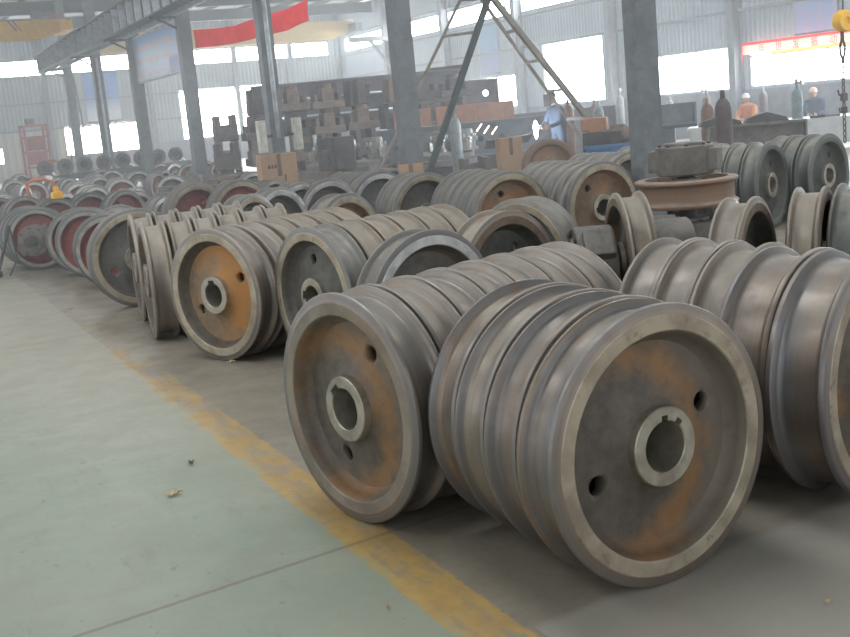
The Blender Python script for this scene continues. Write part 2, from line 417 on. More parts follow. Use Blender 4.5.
# main columns with corbels
colY = [9.85, 15.75, 22.0, 28.1, 34.0, 40.0, 46.0]
clab = ['stout grey steel column nearest the camera, rising behind the standing wheelset', 'grey steel column second from the camera in the middle of the picture',
        'steel column with a bright pale conduit and two white boxes', 'grey steel column at the right edge of the picture sign board',
        'grey steel column at the left edge of the picture sign board', 'slim steel column with a pale pipe beside the blue banners', 'farthest slim steel column beside the lattice ladder']
for k, y in enumerate(colY):
    root = thing('steel_column', clab[k], 'column', (7.14 if k == 0 else 7.2, y, 0), group='columns of the crane aisle')
    b = MB(); wd = (.25, .29, .27, .29, .3, .3, .3)[k]; dp = (.2, .2, .24, .3, .34, .34, .34)[k]
    b.box((0, -dp / 2, 3.45), (wd, 0.022, 6.9)); b.box((0, dp / 2, 3.45), (wd, 0.022, 6.9)); b.box((0, 0, 3.45), (0.018, dp, 6.9))
    b.box((wd / 2 - 0.005, 0, 3.45), (0.012, dp - .02, 6.9)); b.box((-wd / 2 + 0.005, 0, 3.45), (0.012, dp - .02, 6.9))
    b.build('shaft', M['steelwork'], root)
    b = MB(); b.box((0, 0, 0.015), (wd + .04, dp + .04, 0.03)); b.build('base_plate', M['steelwork_dark'], root)
    b = MB(); b.box((-0.45, 0, 4.27), (0.7, 0.16, 0.05)); b.bar((-0.14, 0, 4.0), (-0.6, 0, 4.25), 0.05, 0.04, up=(0, 1, 0))
    b.build('corbel', M['steelwork_dark'], root)
    if k in (2, 5):
        b = MB(); b.tube([(-0.02, -0.24, 1.3 if k == 2 else 0.5), (-0.02, -0.24, 4.2)], 0.045); b.build('conduit', M['frame_white'], root)
M['white_box'] = painted('off_white_enamel', (214, 214, 200), None, 0.4)
for k, (dx, lb) in enumerate(((-0.36, 'long white electrical box on the left side of the steel column'), (0.36, 'long white electrical box on the right side of the steel column'))):
    root = thing('electrical_box', lb, 'electrical box', (7.2 + dx, 21.75, 1.05), (0, 0, 0.1), group='white boxes on the column')
    b = MB(); b.box((0, 0, 0.3), (0.16, 0.14, 0.62), bev=0.012); b.build('case', M['white_box'], root)
    b = MB(); b.box((0, -0.075, 0.3), (0.12, 0.012, 0.54)); b.build('cover', M['white_box'], root)
    b = MB(); b.bar((0, 0.02, 0.3), (-dx * 0.62, 0.02, 0.3), 0.05, 0.05); b.build('bracket', M['steelwork_dark'], root)

# runway girder with stiffeners + bus bar
g = thing('crane_runway_girder', 'long ribbed grey runway girder running away along the column tops', 'girder', (6.55, 28.0, 4.3))
b = MB(); L = 41.0
b.box((0, 0, 0.02), (0.34, L, 0.03)); b.box((0, 0, 0.66), (0.42, L, 0.035)); b.box((0, 0, 0.34), (0.02, L, 0.62)); b.build('plate_girder', M['steelwork_dark'], g)
b = MB(); b.box((0, 0, 0.715), (0.07, L, 0.07)); b.build('rail', M['steelwork'], g)
for k in range(42):
    b = MB(); b.box((-0.09, -L / 2 + 0.5 + k * 0.97, 0.34), (0.17, 0.03, 0.61)); b.build('stiffener', M['frame_white'], g)
g = thing('bus_bar', 'thin pale bus bar with hangers running below the ribbed runway girder', 'bus bar', (6.98, 30.0, 4.34))
b = MB(); b.box((0, 0, 0), (0.06, 35.0, 0.11)); b.build('rail', M['frame_white'], g)
for k in range(18):
    b = MB(); b.box((-0.1, -16.5 + k * 2.0, 0.06), (0.26, 0.05, 0.06)); b.build('hanger', M['steelwork'], g)

# overhead cranes
M['yellow'] = painted('crane_yellow', (255, 198, 16), (246, 186, 20), 0.5, amount=0.2)
M['hazed_yellow'] = painted('haze_paled_crane_yellow', (214, 184, 120), (204, 176, 124), 0.6, amount=0.15)  # crane yellow with the distance haze mixed into its colour
M['orange'] = painted('orange_paint', (208, 104, 52), None, 0.5)
g = thing('bridge_crane', 'yellow overhead crane beam with red stripes beneath the roof at far left', 'crane', (0, 42.0, 5.08))
b = MB(); b.add([(-6, -.22, 0), (5.8, -.22, 0), (6.75, -.22, .28), (6.75, -.22, .62), (-6, -.22, .66), (-6, .22, 0), (5.8, .22, 0), (6.75, .22, .28), (6.75, .22, .62), (-6, .22, .66)],
             [(0, 1, 2, 3, 4), (9, 8, 7, 6, 5), (0, 5, 6, 1), (1, 6, 7, 2), (2, 7, 8, 3), (3, 8, 9, 4), (4, 9, 5, 0)]); b.build('box_girder', M['yellow'], g)
b = MB(); b.box((6.65, 0, 0.35), (0.3, 2.0, 0.34), bev=0.02); b.build('end_truck', M['yellow'], g)
b = MB()
for x in (4.8, 4.95): b.add([(x, -.226, .64), (x + .07, -.226, .64), (x + .32, -.226, .3), (x + .25, -.226, .3)], [(0, 1, 2, 3)])
b.build('stripe', M['red_frame'], g)
b = MB(); b.box((5.8, 0, 0.8), (0.34, 0.4, 0.26), bev=0.02); b.lathe([(-.2, .1), (.2, .1)], 14, 'x', (6.15, 0, .82)); b.build('hoist_motor', M['steelwork'], g)
b = MB(); b.box((6.35, 0, 0.76), (0.2, 0.2, 0.14), bev=0.02); b.build('brake', M['orange'], g)
g = thing('bridge_crane', 'yellow overhead crane beam with haze-paled colour spanning behind the red hanging banner', 'crane', (14.2, 50.0, 5.0))
b = MB(); b.add([(-6.6, -.25, .3), (-5.6, -.25, 0), (5.2, -.25, 0), (6.3, -.25, .35), (6.3, -.25, .8), (-6.6, -.25, .8), (-6.6, .25, .3), (-5.6, .25, 0), (5.2, .25, 0), (6.3, .25, .35), (6.3, .25, .8), (-6.6, .25, .8)],
             [(0, 1, 2, 3, 4, 5), (11, 10, 9, 8, 7, 6), (0, 6, 7, 1), (1, 7, 8, 2), (2, 8, 9, 3), (3, 9, 10, 4), (4, 10, 11, 5), (5, 11, 6, 0)]); b.build('box_girder', M['hazed_yellow'], g)
for x in (-6.5, 6.2):
    b = MB(); b.box((x, 0, .45), (.3, 2.2, .36), bev=.02); b.build('end_truck', M['steelwork'], g)
b = MB(); b.box((7.4, .2, -0.05), (2.4, .3, .22)); b.bar((7.2, .2, -.1), (8.2, .2, -1.4), .16, .12); b.build('support_arm', M['steelwork'], g)

# ================================================================ banners and signs
t = NT('picture_board_print'); p = t.coord('Generated'); x, y, z = t.sep(p)
sky = t.mix(t.ramp(z, .5, .95), lin((186, 204, 224)), lin((134, 172, 222)))
rows = t.math('SINE', t.math('ADD', t.math('MULTIPLY', z, 21.0), t.math('MULTIPLY', y, -1.5)))
c = t.mix(t.math('MULTIPLY', t.ramp(rows, .2, .8), t.noise(p, 7, 3, .6, .4, .6)), sky, lin((216, 178, 176)))
c = t.mix(t.math('MULTIPLY', t.ramp(y, .22, .2), t.ramp(z, .4, .3)), c, lin((140, 150, 190)))
M['board'] = t.out(c, 0.4)
g = thing('sign_board', 'large blue and white picture board hanging between two columns', 'sign board', (7.2, 31.2, 3.04))
b = MB(); b.box((0, 0, 0.61), (0.05, 4.9, 1.22)); b.build('panel', M['board'], g)
b = MB()
for z in (0.0, 1.22): b.box((0, 0, z), (0.08, 5.0, 0.05))
for y in (-2.47, 2.47): b.box((0, y, 0.61), (0.08, 0.05, 1.26))
b.build('frame', M['frame_white'], g)
for q in (-1, 1):
    b = MB(); b.bar((0, q * 1.9, 1.22), (0, q * 2.5, 2.4), 0.03, 0.03); b.build('hanger', M['steelwork_dark'], g)

def cloth(name, top, bot, mat, label, cat, rows=8, sub=5, wob=0.03, parent=None):
    vs = []; fs = []; n = len(top); cols = (n - 1) * sub + 1
    for i in range(cols):
        q = min(i / sub, n - 1 - 1e-6); k = int(q); f = q - k
        a = Vector(top[k]).lerp(Vector(top[k + 1]), f); b_ = Vector(bot[k]).lerp(Vector(bot[k + 1]), f)
        for j in range(rows + 1):
            p_ = a.lerp(b_, j / rows); s = wob * math.sin(i * .9 + j * .35) * (0.4 + 0.6 * j / rows)
            vs.append((p_.x + s, p_.y + s * .5, p_.z))
    for i in range(cols - 1):
        for j in range(rows):
            o_ = i * (rows + 1) + j; fs.append((o_, o_ + 1, o_ + rows + 2, o_ + rows + 1))
    b = MB(); b.add(vs, fs, 0, True); o = b.build(name, mat, parent)
    md = o.modifiers.new('thickness', 'SOLIDIFY'); md.thickness = 0.006
    if label: tag(o, label, cat)
    return o
def fabric(name, rgb, rgb2=None, transl=0.25):
    t = NT(name); c = t.mix(t.noise(t.coord(), 3, 3, .6, .3, .7), lin(rgb), lin(rgb2 or tuple(int(k * .88) for k in rgb)))
    t.out(c, 0.8)
    tr = t.node('ShaderNodeBsdfTranslucent'); t.link(c, tr.inputs[0])
    mx = t.node('ShaderNodeMixShader'); mx.inputs[0].default_value = transl
    t.link(t.bsdf.outputs[0], mx.inputs[1]); t.link(tr.outputs[0], mx.inputs[2]); t.link(mx.outputs[0], t.n['Material Output'].inputs[0])
    return t.m
M['red_cloth'] = fabric('red_banner_cloth', (250, 74, 80), (236, 62, 70), .5)
top = [(7.38, 27.88, 3.93), (7.72, 27.2, 3.875), (7.97, 26.4, 3.85), (8.23, 25.6, 3.92), (8.67, 24.8, 4.0), (8.91, 24.0, 4.12)]
bot = [(7.38, 27.88, 3.50), (7.69, 27.2, 3.475), (7.94, 26.4, 3.46), (8.20, 25.6, 3.49), (8.64, 24.8, 3.55), (8.88, 24.0, 3.66)]
rb_ = thing('cloth_banner', 'long red cloth banner sagging high between the columns', 'banner', (7.33, 28.0, 3.5))
cl = cloth('cloth', [tuple(Vector(p_) - Vector((7.33, 28.0, 3.5))) for p_ in top], [tuple(Vector(p_) - Vector((7.33, 28.0, 3.5))) for p_ in bot], M['red_cloth'], None, None, parent=rb_)
b = MB(); b.tube([(0, -.15, .43), (.0, .05, .5)], .01); b.tube([(1.58, -4.0, .62), (1.7, -4.4, .9), (1.8, -5, 3.2)], .01); b.build('rope', M['steelwork_dark'], rb_)

def hang_print(name, base, dark, accent, base_top=True):
    t = NT(name); p = t.coord('Generated'); x, y, z = t.sep(p)
    s = t.math('ADD', x, y)
    c = t.mix(t.ramp(z, .15, .6), lin(base), lin(dark))
    cols = t.math('SINE', t.math('MULTIPLY', s, 19.0))
    c = t.mix(t.math('MULTIPLY', t.math('MULTIPLY', t.ramp(cols, .3, .9), t.noise(p, 16, 2, .6, .45, .6)), .6), c, lin(accent))
    return t.out(c, .7)
M['hang_blue'] = hang_print('blue_hanging_print', (206, 214, 224), (60, 132, 204), (214, 150, 170))
M['hang_blue2'] = hang_print('lilac_blue_hanging_print', (150, 156, 196), (122, 170, 206), (190, 150, 176))
def vbanner(loc, wd, hg, axis, mat, label):
    g = thing('hanging_banner', label, 'banner', loc, group='vertical banners on the walls')
    b = MB(); b.box((0, 0, hg / 2), (wd, .012, hg) if axis == 'x' else (.012, wd, hg)); b.build('cloth', mat, g)
    b = MB(); a_ = Vector((wd / 2, 0, 0)) if axis == 'x' else Vector((0, wd / 2, 0))
    for z in (0.0, hg):
        b = MB(); b.tube([tuple(Vector((0, 0, z)) - a_ * 1.06), tuple(Vector((0, 0, z)) + a_ * 1.06)], .025); b.build('pole', M['steelwork_dark'], g)
vbanner((9.85, 56.97, 2.4), 0.62, 2.25, 'x', M['hang_blue'], 'blue and white vertical banner left of the pale pipe, on the far wall')
vbanner((10.8, 56.97, 2.4), 0.62, 2.25, 'x', M['hang_blue'], 'blue and white vertical banner right of the pale pipe, on the far wall')
vbanner((22.57, 41.1, 2.7), 1.5, 2.1, 'y', M['hang_blue2'], 'pale blue vertical banner above the low window behind the steel frame')
vbanner((22.57, 23.5, 2.62), 1.5, 2.3, 'y', M['hang_blue2'], 'lilac and blue vertical banner above the red window banner')

# red slogan banner over the window
g = thing('slogan_banner', 'red bordered slogan banner with yellow edge across the window', 'banner', (22.38, 23.75, 2.2))
M['banner_white'] = fabric('pale_thin_cloth', (236, 196, 186), (236, 204, 190), .55)  # pale pinkish cloth colour, partly translucent
M['banner_yellow'] = fabric('yellow_cloth_edge', (244, 206, 90), None, .5)
M['ink_red'] = painted('ink_dark_red', (168, 60, 60), None, .7, amount=0)
b = MB(); b.box((0, 0, .19), (.01, 4.9, .26)); b.build('cloth', M['banner_white'], g)
b = MB(); b.box((-.008, 0, .345), (.012, 4.9, .07)); b.box((-.008, 2.43, .13), (.012, .05, .42)); b.build('red_border', M['red_cloth'], g)
b = MB(); b.box((-.008, -.6, .04), (.012, 3.7, .05)); b.build('yellow_border', M['banner_yellow'], g)
for k, ch_ in enumerate('年世发振动部'):
    cu = bpy.data.curves.new('lettering', 'FONT'); cu.body = ch_; cu.size = .27; cu.extrude = .002; cu.align_x = 'CENTER'
    cu.materials.append(M['ink_red']); tmp = bpy.data.objects.new('tmp', cu); COL.objects.link(tmp); dg = bpy.context.evaluated_depsgraph_get(); dg.update()
    lm = bpy.data.meshes.new_from_object(tmp.evaluated_get(dg)); bpy.data.objects.remove(tmp); o = bpy.data.objects.new('lettering', lm); COL.objects.link(o); o.parent = g
    o.location = (-.016, 1.62 - k * .66, .09); o.rotation_euler = (PI / 2, 0, -PI / 2)

# ================================================================ WHEELS
W = 0.2
def cutters(R, angs, rh, rad):
    out = []
    for a in angs:
        b = MB(); b.lathe([(-W - .1, rh), (.1, rh)], 24, 'x', (0, rad * math.cos(a), rad * math.sin(a))); out.append(b)
    return out
def boolean(me, cut):
    o = bpy.data.objects.new('tmp', me); COL.objects.link(o)
    cme = cut.mesh('tmpc', []); c_ = bpy.data.objects.new('tmpc', cme); COL.objects.link(c_)
    md = o.modifiers.new('b', 'BOOLEAN'); md.operation = 'DIFFERENCE'; md.object = c_; md.solver = 'EXACT'
    dg = bpy.context.evaluated_depsgraph_get(); dg.update()
    new = bpy.data.meshes.new_from_object(o.evaluated_get(dg))
    bpy.data.objects.remove(o); bpy.data.objects.remove(c_)
    return new
def wheel_meshes(R, n, holes=True, hubr=.132, bore=.084, keys=(1.17,), ring=.05, nh=2, kw=.028):
    f = R / .465
    H = .462 * f; T = .427 * f; ri = (.430 - ring) * f
    prof = [(-.004, ri - .005), (0, ri), (0, .426 * f), (-.003, .430 * f), (-.004, H - .012), (-.009, H), (-.014, H + .003), (-.025, H + .003), (-.030, H - .002), (-.036, T + .014), (-.044, T + .004), (-.056, T),
            (-.144, T), (-.156, T + .004), (-.164, T + .014), (-.170, H - .002), (-.175, H + .003), (-.186, H + .003), (-.191, H), (-.196, H - .012), (-.197, .430 * f), (-.2, .426 * f), (-.2, ri), (-.196, ri - .005),
            (-.16, ri - .016), (-.135, ri - .026), (-.118, ri - .044), (-.082, ri - .044), (-.065, ri - .026), (-.04, ri - .016)]
    mis = [1, 1, 1] + [0] * 17 + [1, 1, 1] + [2] * 7
    mis = mis[:len(prof)] + [2] * (len(prof) - len(mis))
    rim = MB().lathe(prof, n, 'x', closed=True, mis=mis).mesh('rim', [M['rim_steel'], M['face'], M['web_dark']])
    rw = ri - .040
    fr = [(.03, -.006), (.040, .004), (.052, .020), (.062, .042), (.070, .072), (.075, .11)]
    wp = [(-a_, hubr + r_) for a_, r_ in fr] + [(-.080, rw - .05), (-.081, rw), (-.119, rw), (-.120, rw - .05)] + [(-W + a_, hubr + r_) for a_, r_ in fr[::-1]]
    web = MB().lathe(wp, n, 'x', closed=True).mesh('web', [M['web_dark']])
    if holes:
        cb = MB()
        for k in range(nh):
            a = 2 * PI * k / nh; cb.lathe([(-W - .1, .034 * f), (.1, .034 * f)], 24, 'x', (0, .25 * f * math.cos(a), .25 * f * math.sin(a)))
        web = boolean(web, cb)
    hp = [(-.004, bore), (0, bore + .004), (0, hubr - .004), (-.004, hubr), (-W + .004, hubr), (-W, hubr - .004), (-W, bore + .004), (-W + .004, bore)]
    hub = MB().lathe(hp, n, 'x', closed=True).mesh('hub', [M['hub']])
    if keys:
        cb = MB()
        for a in keys:
            c0, s0 = math.cos(a), math.sin(a); q = bore - .01; q2 = bore + .02
            pts = []
            for x in (-W - .05, .05):
                for rr, tt in ((q, -kw), (q2, -kw), (q2, kw), (q, kw)): pts.append((x, rr * c0 - tt * s0, rr * s0 + tt * c0))
            cb.add(pts, [(0, 1, 2, 3), (7, 6, 5, 4), (0, 4, 5, 1), (1, 5, 6, 2), (2, 6, 7, 3), (3, 7, 4, 0)])
        hub = boolean(hub, cb)
    for me in (rim, web, hub): me.transform(Matrix.Diagonal((.957, 1, 1, 1)))
    return {'rim': rim, 'web': web, 'hub': hub}
def rename(me, mats):
    m2 = me.copy()
    for i, m_ in enumerate(mats): m2.materials[i] = m_
    return m2
base_hi = wheel_meshes(.465, 128, keys=(1.18, .5), kw=.013)
base_md = wheel_meshes(.465, 96)
base_lo = wheel_meshes(.40, 56, ring=.045)
KIND = {}
def kind(name, base, rim, face, web, hub='hub', R=.465):
    KIND[name] = (R, {'rim': rename(base['rim'], [M[rim], M[face], M['web_dark'] if web == 'web_rust' else M[web]]), 'web': rename(base['web'], [M[web]]), 'hub': rename(base['hub'], [M[hub]])})
kind('near', base_hi, 'rim_blue', 'face', 'web_near')
kind('near2', base_md, 'rim_steel', 'face_worn', 'web_near2')
kind('plain', base_md, 'rim_steel', 'face', 'web_dark')
kind('blue', base_md, 'rim_blue', 'face', 'web_dark')
kind('rust', base_md, 'rim_steel', 'face', 'web_rust')
kind('brown', base_md, 'rim_grey', 'face', 'web_brown')
kind('grey', base_md, 'rim_grey', 'face', 'web_grey')
kind('silver', base_md, 'rim_grey', 'face_silver', 'web_grey')
kind('dusty', base_md, 'rim_dusty', 'face_rusty', 'web_dark')
kind('green', base_md, 'rim_dark', 'rim_dark', 'web_green')
kind('rusty', base_md, 'rim_rusty', 'rim_rusty', 'web_brown')
kind('dkface', base_md, 'rim_dusty', 'face_rusty', 'web_green')
kind('red', base_lo, 'rim_dark', 'face_dull', 'web_red', R=.40)
kind('redbig', base_md, 'rim_grey', 'face', 'web_red')
proto = {}
def wheel(k, x, y, psi, label, group=None, spin=0.0, z=0.0, tilt=0.0):
    R, ms = KIND[k]
    if k not in proto:
        r = thing('wheel_casting', label, 'wheel')
        for pn in ('rim', 'web', 'hub'): child(pn, ms[pn], r, (0, 0, R))
        proto[k] = r
    else:
        r = copy_tree(proto[k])
        if 'group' in r: del r['group']
    r['label'] = label; r['category'] = 'wheel'
    if group: r['group'] = group
    r.location = (x, y, z); r.rotation_euler = (0, tilt, R_(psi))
    for ch in r.children: ch.rotation_euler = (spin, 0, 0); ch.scale = (1, 1, 1)
    return r
ORD = ['frontmost', 'second', 'third', 'fourth', 'fifth', 'sixth', 'seventh', 'eighth']
def stack(x, y, psi, dr, step, n, where, kinds, spins=None, first=None, ws=1.0):
    """n wheels; step along direction dr (degrees) away from the face of the first"""
    rnd = random.Random(int(x * 1000 + y * 77))
    for i in range(n):
        px, py = x + math.cos(R_(dr)) * step * i, y + math.sin(R_(dr)) * step * i
        k = kinds[min(i, len(kinds) - 1)]
        if i == 0 and first: lb = first
        elif i == 0: lb = 'frontmost steel wheel %s' % where
        elif i == n - 1: lb = 'rearmost steel wheel %s' % where
        else: lb = '%s steel wheel from the front %s' % (ORD[i], where)
        wo = wheel(k, px, py, psi, lb, 'wheels ' + where, spin=(spins[i] if spins and i < len(spins) else rnd.uniform(0, 6.28)))
        for ch in wo.children: ch.scale = (ws, 1, 1)

stack(2.155, 2.96, -83, 89, .224, 4, 'in the big stack nearest the camera', ['near', 'blue', 'plain', 'blue'], [R_(21)],
      'large flanged wheel with rusty streaked web and keyed hub, nearest the camera')
stack(1.53, 4.20, -167, 20, .206, 7, 'in the long stack beside the yellow floor line', ['near2', 'plain', 'plain'], [R_(62)],
      'flanged wheel with rust patches standing half on the yellow floor line')
stack(2.42, 7.03, -167, 19, .211, 6, 'in the stack behind the tilted pale rim', ['grey', 'dusty', 'dusty'], [R_(100)],
      'grey wheel with one visible web hole, right of the orange rusted wheel')
stack(1.99, 7.85, -154, 22, .209, 6, 'in the stack behind the orange rusted wheel', ['rust', 'plain', 'dusty'], [R_(28)],
      'wheel with bright orange rusted web and pale hub, facing the green floor')
stack(1.81, 9.20, -187, 16, .226, 6, 'in the dusty edge-on row left of the orange wheel', ['dusty'])
stack(1.93, 10.22, -187, 16, .226, 5, 'in the rear dusty row behind the edge-on row', ['dusty'])
wheel('silver', 2.77, 5.90, -76, 'single wheel with bright chipped pale rim lying between two stacks', spin=.4)
wheel('dkface', 3.53, 6.36, -71, 'single wheel with brown rim and dark web, right of the pale rim wheel', spin=1.0)
wheel('grey', 3.99, 7.05, -162, 'single grey wheel turned side-on behind the brown rimmed wheel')
stack(3.29, 3.14, -70, 96, .268, 2, 'in the pair cut off by the right picture edge', ['blue', 'blue'], [R_(170)], 'large wheel cut off by the right picture edge, facing away right', ws=1.28)
stack(3.27, 3.70, -66, 96, .216, 3, 'in the trio right behind the nearest stack', ['dkface', 'plain', 'plain'])
wheel('dkface', 4.57, 5.27, -56, 'dusty wheel with brown face, standing beneath the upright wheelset')
wheel('dkface', 5.12, 5.28, -52, 'dusty wheel with black opening, second from the right edge in the middle row')
wheel('green', 5.35, 5.16, -56, 'greenish grey wheel cut off by the right picture edge in the middle row')
stack(5.62, 10.03, -86, 88, .209, 5, 'in the stack with orange web left of centre back', ['brown', 'grey'], [R_(105)], 'wheel with dull orange web and dark hole above the hub, middle back row')
stack(6.54, 9.78, -85, 88, .209, 6, 'in the stack left of the upright wheelset', ['brown', 'grey'], [R_(125)], 'wheel with brown orange web left of the tall upright wheelset')
stack(5.33, 11.35, -80, 95, .212, 2, 'in the short grey pair left of the orange web stack', ['grey'], [R_(35)])
stack(5.35, 12.62, -78, 102, .215, 4, 'in the small stack left of the short grey pair', ['silver', 'grey'])
wheel('silver', 4.6, 12.35, -72, 'wheel with silver ring and dark web, right of the red web wheels', spin=.5)
wheel('brown', 3.75, 9.66, -62, 'lone dull brown wheel peeking over the middle long stack', spin=.5)
wheel('silver', 4.25, 12.33, -62, 'silver ringed wheel second left of the small grey stack', spin=1.9)
wheel('silver', 3.83, 11.80, -60, 'silver ringed wheel leaning beside the red web wheel at centre', spin=1.0)
wheel('grey', 3.36, 11.22, -52, 'half hidden grey wheel in front of the red web wheels')
stack(8.63, 9.69, -64, 104, .216, 4, 'in the dark green stack below the gas cylinders', ['green', 'green', 'grey'], [R_(60)])
stack(9.56, 9.82, -72, 106, .208, 3, 'in the dark green stack at far right', ['green', 'green', 'grey'], [R_(60)], 'dark green grey wheel with polished hub, farthest right of the back row')
stack(8.70, 10.74, -66, 106, .212, 6, 'in the grey row behind the upright wheelset', ['grey'])
stack(7.60, 10.78, -80, 98, .206, 4, 'in the half hidden stack behind the upright wheelset', ['grey'])
wheel('rusty', 10.12, 16.62, -100, 'rusty brown wheel standing alone behind the orange web stacks', spin=.8)
wheel('grey', 2.14, 11.02, -92, 'grey wheel with pale hub and one round hole, beside the edge-on row', spin=R_(205))
# red webbed wheels at the left
KX = 'in the left row of red web wheels by the floor aisle'
for i, (x, y, psi, lb) in enumerate([(2.17, 12.75, -118, 'red web wheel directly left of the grey wheel with pale hub'), (2.2, 13.02, -118, 'plain wheel pressed behind the first red web wheel of the aisle row'),
        (2.16, 14.1, -118, 'second red web wheel in the aisle row'), (2.2, 14.36, -118, 'wheel pressed behind the second red web wheel'), (2.14, 14.62, -112, 'third backing wheel in the aisle row of red web wheels'),
        (1.80, 15.75, -112, 'leftmost red web wheel of the aisle row, behind an axle box'), (1.78, 15.99, -112, 'wheel pressed behind the leftmost red web wheel'),
        (1.76, 16.23, -112, 'second wheel behind the leftmost red web wheel'), (1.74, 16.47, -112, 'third wheel behind the leftmost red web wheel')]):
    wheel('red', x, y, psi, lb, 'wheels ' + KX, spin=i * .7)
for i, (x, y, psi, lb) in enumerate([(4.2, 14.5, -75, 'largest red web wheel at the centre of the crowded left field'), (3.72, 14.9, -72, 'red web wheel beside the centre red wheel, over the dusty rows'),
        (3.42, 18.1, -62, 'red web wheel above the grey wheel with pale hub'), (2.98, 18.6, -70, 'red web wheel tilted above the aisle row, fourth from the left edge'),
        (2.38, 18.05, -70, 'dark wheel carrying a small yellow casting on its rim'), (2.15, 20.0, -70, 'red web wheel near the left picture edge'), (1.80, 20.4, -70, 'wheel touching the left picture edge'),
        (5.20, 16.2, -60, 'silver ringed red wheel in front of the tan crate'), (5.05, 16.9, -85, 'small red web wheel left of the tan crate')]):
    wheel('redbig' if i < 2 else 'red', x, y, psi, lb, 'red web wheels in the crowded field', spin=i)

# far field of smaller wheels and hubs
kind('far_red', wheel_meshes(.36, 32, holes=False, keys=(), ring=.07), 'rim_grey', 'face_silver', 'web_red', R=.36)
kind('far_grey', wheel_meshes(.36, 32, holes=False, keys=(), ring=.07), 'rim_grey', 'face_silver', 'web_grey', R=.36)
rnd = random.Random(3)
NUM = 'first second third fourth fifth sixth seventh eighth ninth tenth eleventh twelfth thirteenth fourteenth fifteenth sixteenth seventeenth eighteenth nineteenth twentieth'.split() + ['row number %d' % k for k in range(21, 60)]
keepout = [(5.7, 17.6, .8), (6.83, 15.0, .6), (5.7, 21.6, .8), (5.0, 22.3, .9), (6.3, 20.4, .8), (6.7, 24.0, .8), (7.3, 23.6, .9), (6.2, 23.2, .9), (6.5, 25.6, .8), (7.4, 25.3, .9), (3.3, 27.0, .8)]
frow = 0
taken = [(o.location.x, o.location.y) for o in COL.objects if o.name.startswith('wheel_casting') and o.parent is None]
y = 15.6
while y < 41:
    x = 1.9 + (y - 15) * .028 + rnd.uniform(0, .3); fcol = 0
    while x < 1.9 + y * .215:
        ok = all((x - a) ** 2 + (y - b_) ** 2 > .7 for a, b_ in taken) and all(math.hypot(x - a, y - b_) > r_ for a, b_, r_ in keepout) and not (35.1 < y < 39.6 and x > 3.9)
        if ok and (x < 6.75 or x > 7.7) and rnd.random() < .86:
            k = 'far_red' if rnd.random() < .45 else 'far_grey'
            wheel(k, x, y + rnd.uniform(-.1, .1), -70 + rnd.uniform(-38, 38), 'small %s wheel, %s from left in the %s crowded far row' % ('red web' if k == 'far_red' else 'grey', NUM[fcol], NUM[frow]),
                  'small red web wheels in the far field' if k == 'far_red' else 'small grey wheels in the far field', spin=rnd.uniform(0, 6))
            taken.append((x, y)); fcol += 1
        x += rnd.uniform(.72, .95)
    y += 1.12 + (y - 15) * .03; frow += 1 if fcol else 0

# row of bored tubes in the far field
M['cast_grey'] = painted('dusty_cast_iron', (122, 118, 112), (98, 94, 90), 0.6, 0.3, 6)
M['cast_brown'] = painted('brown_casting', (128, 112, 98), (100, 88, 78), 0.7, 0.2, 5)
M['cast_dark'] = painted('dark_casting', (86, 82, 80), (66, 64, 64), 0.7, 0.2, 5)
def sleeve_mesh():
    b = MB(); b.lathe([(-.3, 0), (-.3, .11), (0, .13), (0, .235), (-.03, .24), (-.06, .24), (-.06, .22), (-.6, .2), (-.6, 0)], 28, 'x'); return b.mesh('bored_sleeve', [M['cast_grey']])
sm_me = sleeve_mesh()
from mathutils import noise as _n
SLV = ['leftmost', 'second', 'third', 'fourth', 'fifth', 'sixth', 'seventh', 'eighth']
for k in range(8):
    o = bpy.data.objects.new('bored_sleeve', sm_me); COL.objects.link(o); o.location = (4.6 + k * .62, 36.0 + k * .26, .88); o.rotation_euler = (0, 0, R_(-100))
    tag(o, '%s of eight round bored sleeves lying in the upper row at far left' % SLV[k], 'sleeve', 'bored sleeves in the far upper row')
for k in range(8):
    o = bpy.data.objects.new('bored_sleeve', sm_me); COL.objects.link(o); o.location = (4.75 + k * .62, 36.0 + k * .26, .24); o.rotation_euler = (0, 0, R_(-100))
    tag(o, '%s of the round bored sleeves lying in the lower row at far left' % SLV[k], 'sleeve', 'bored sleeves in the far lower row')
b = MB(); 
b.bar((4.2, 36.15, .56), (9.4, 38.35, .56), .5, .16); o = b.build('steel_plank', M['steelwork_dark']); tag(o, 'steel plank between the two rows of bored sleeves', 'plank')

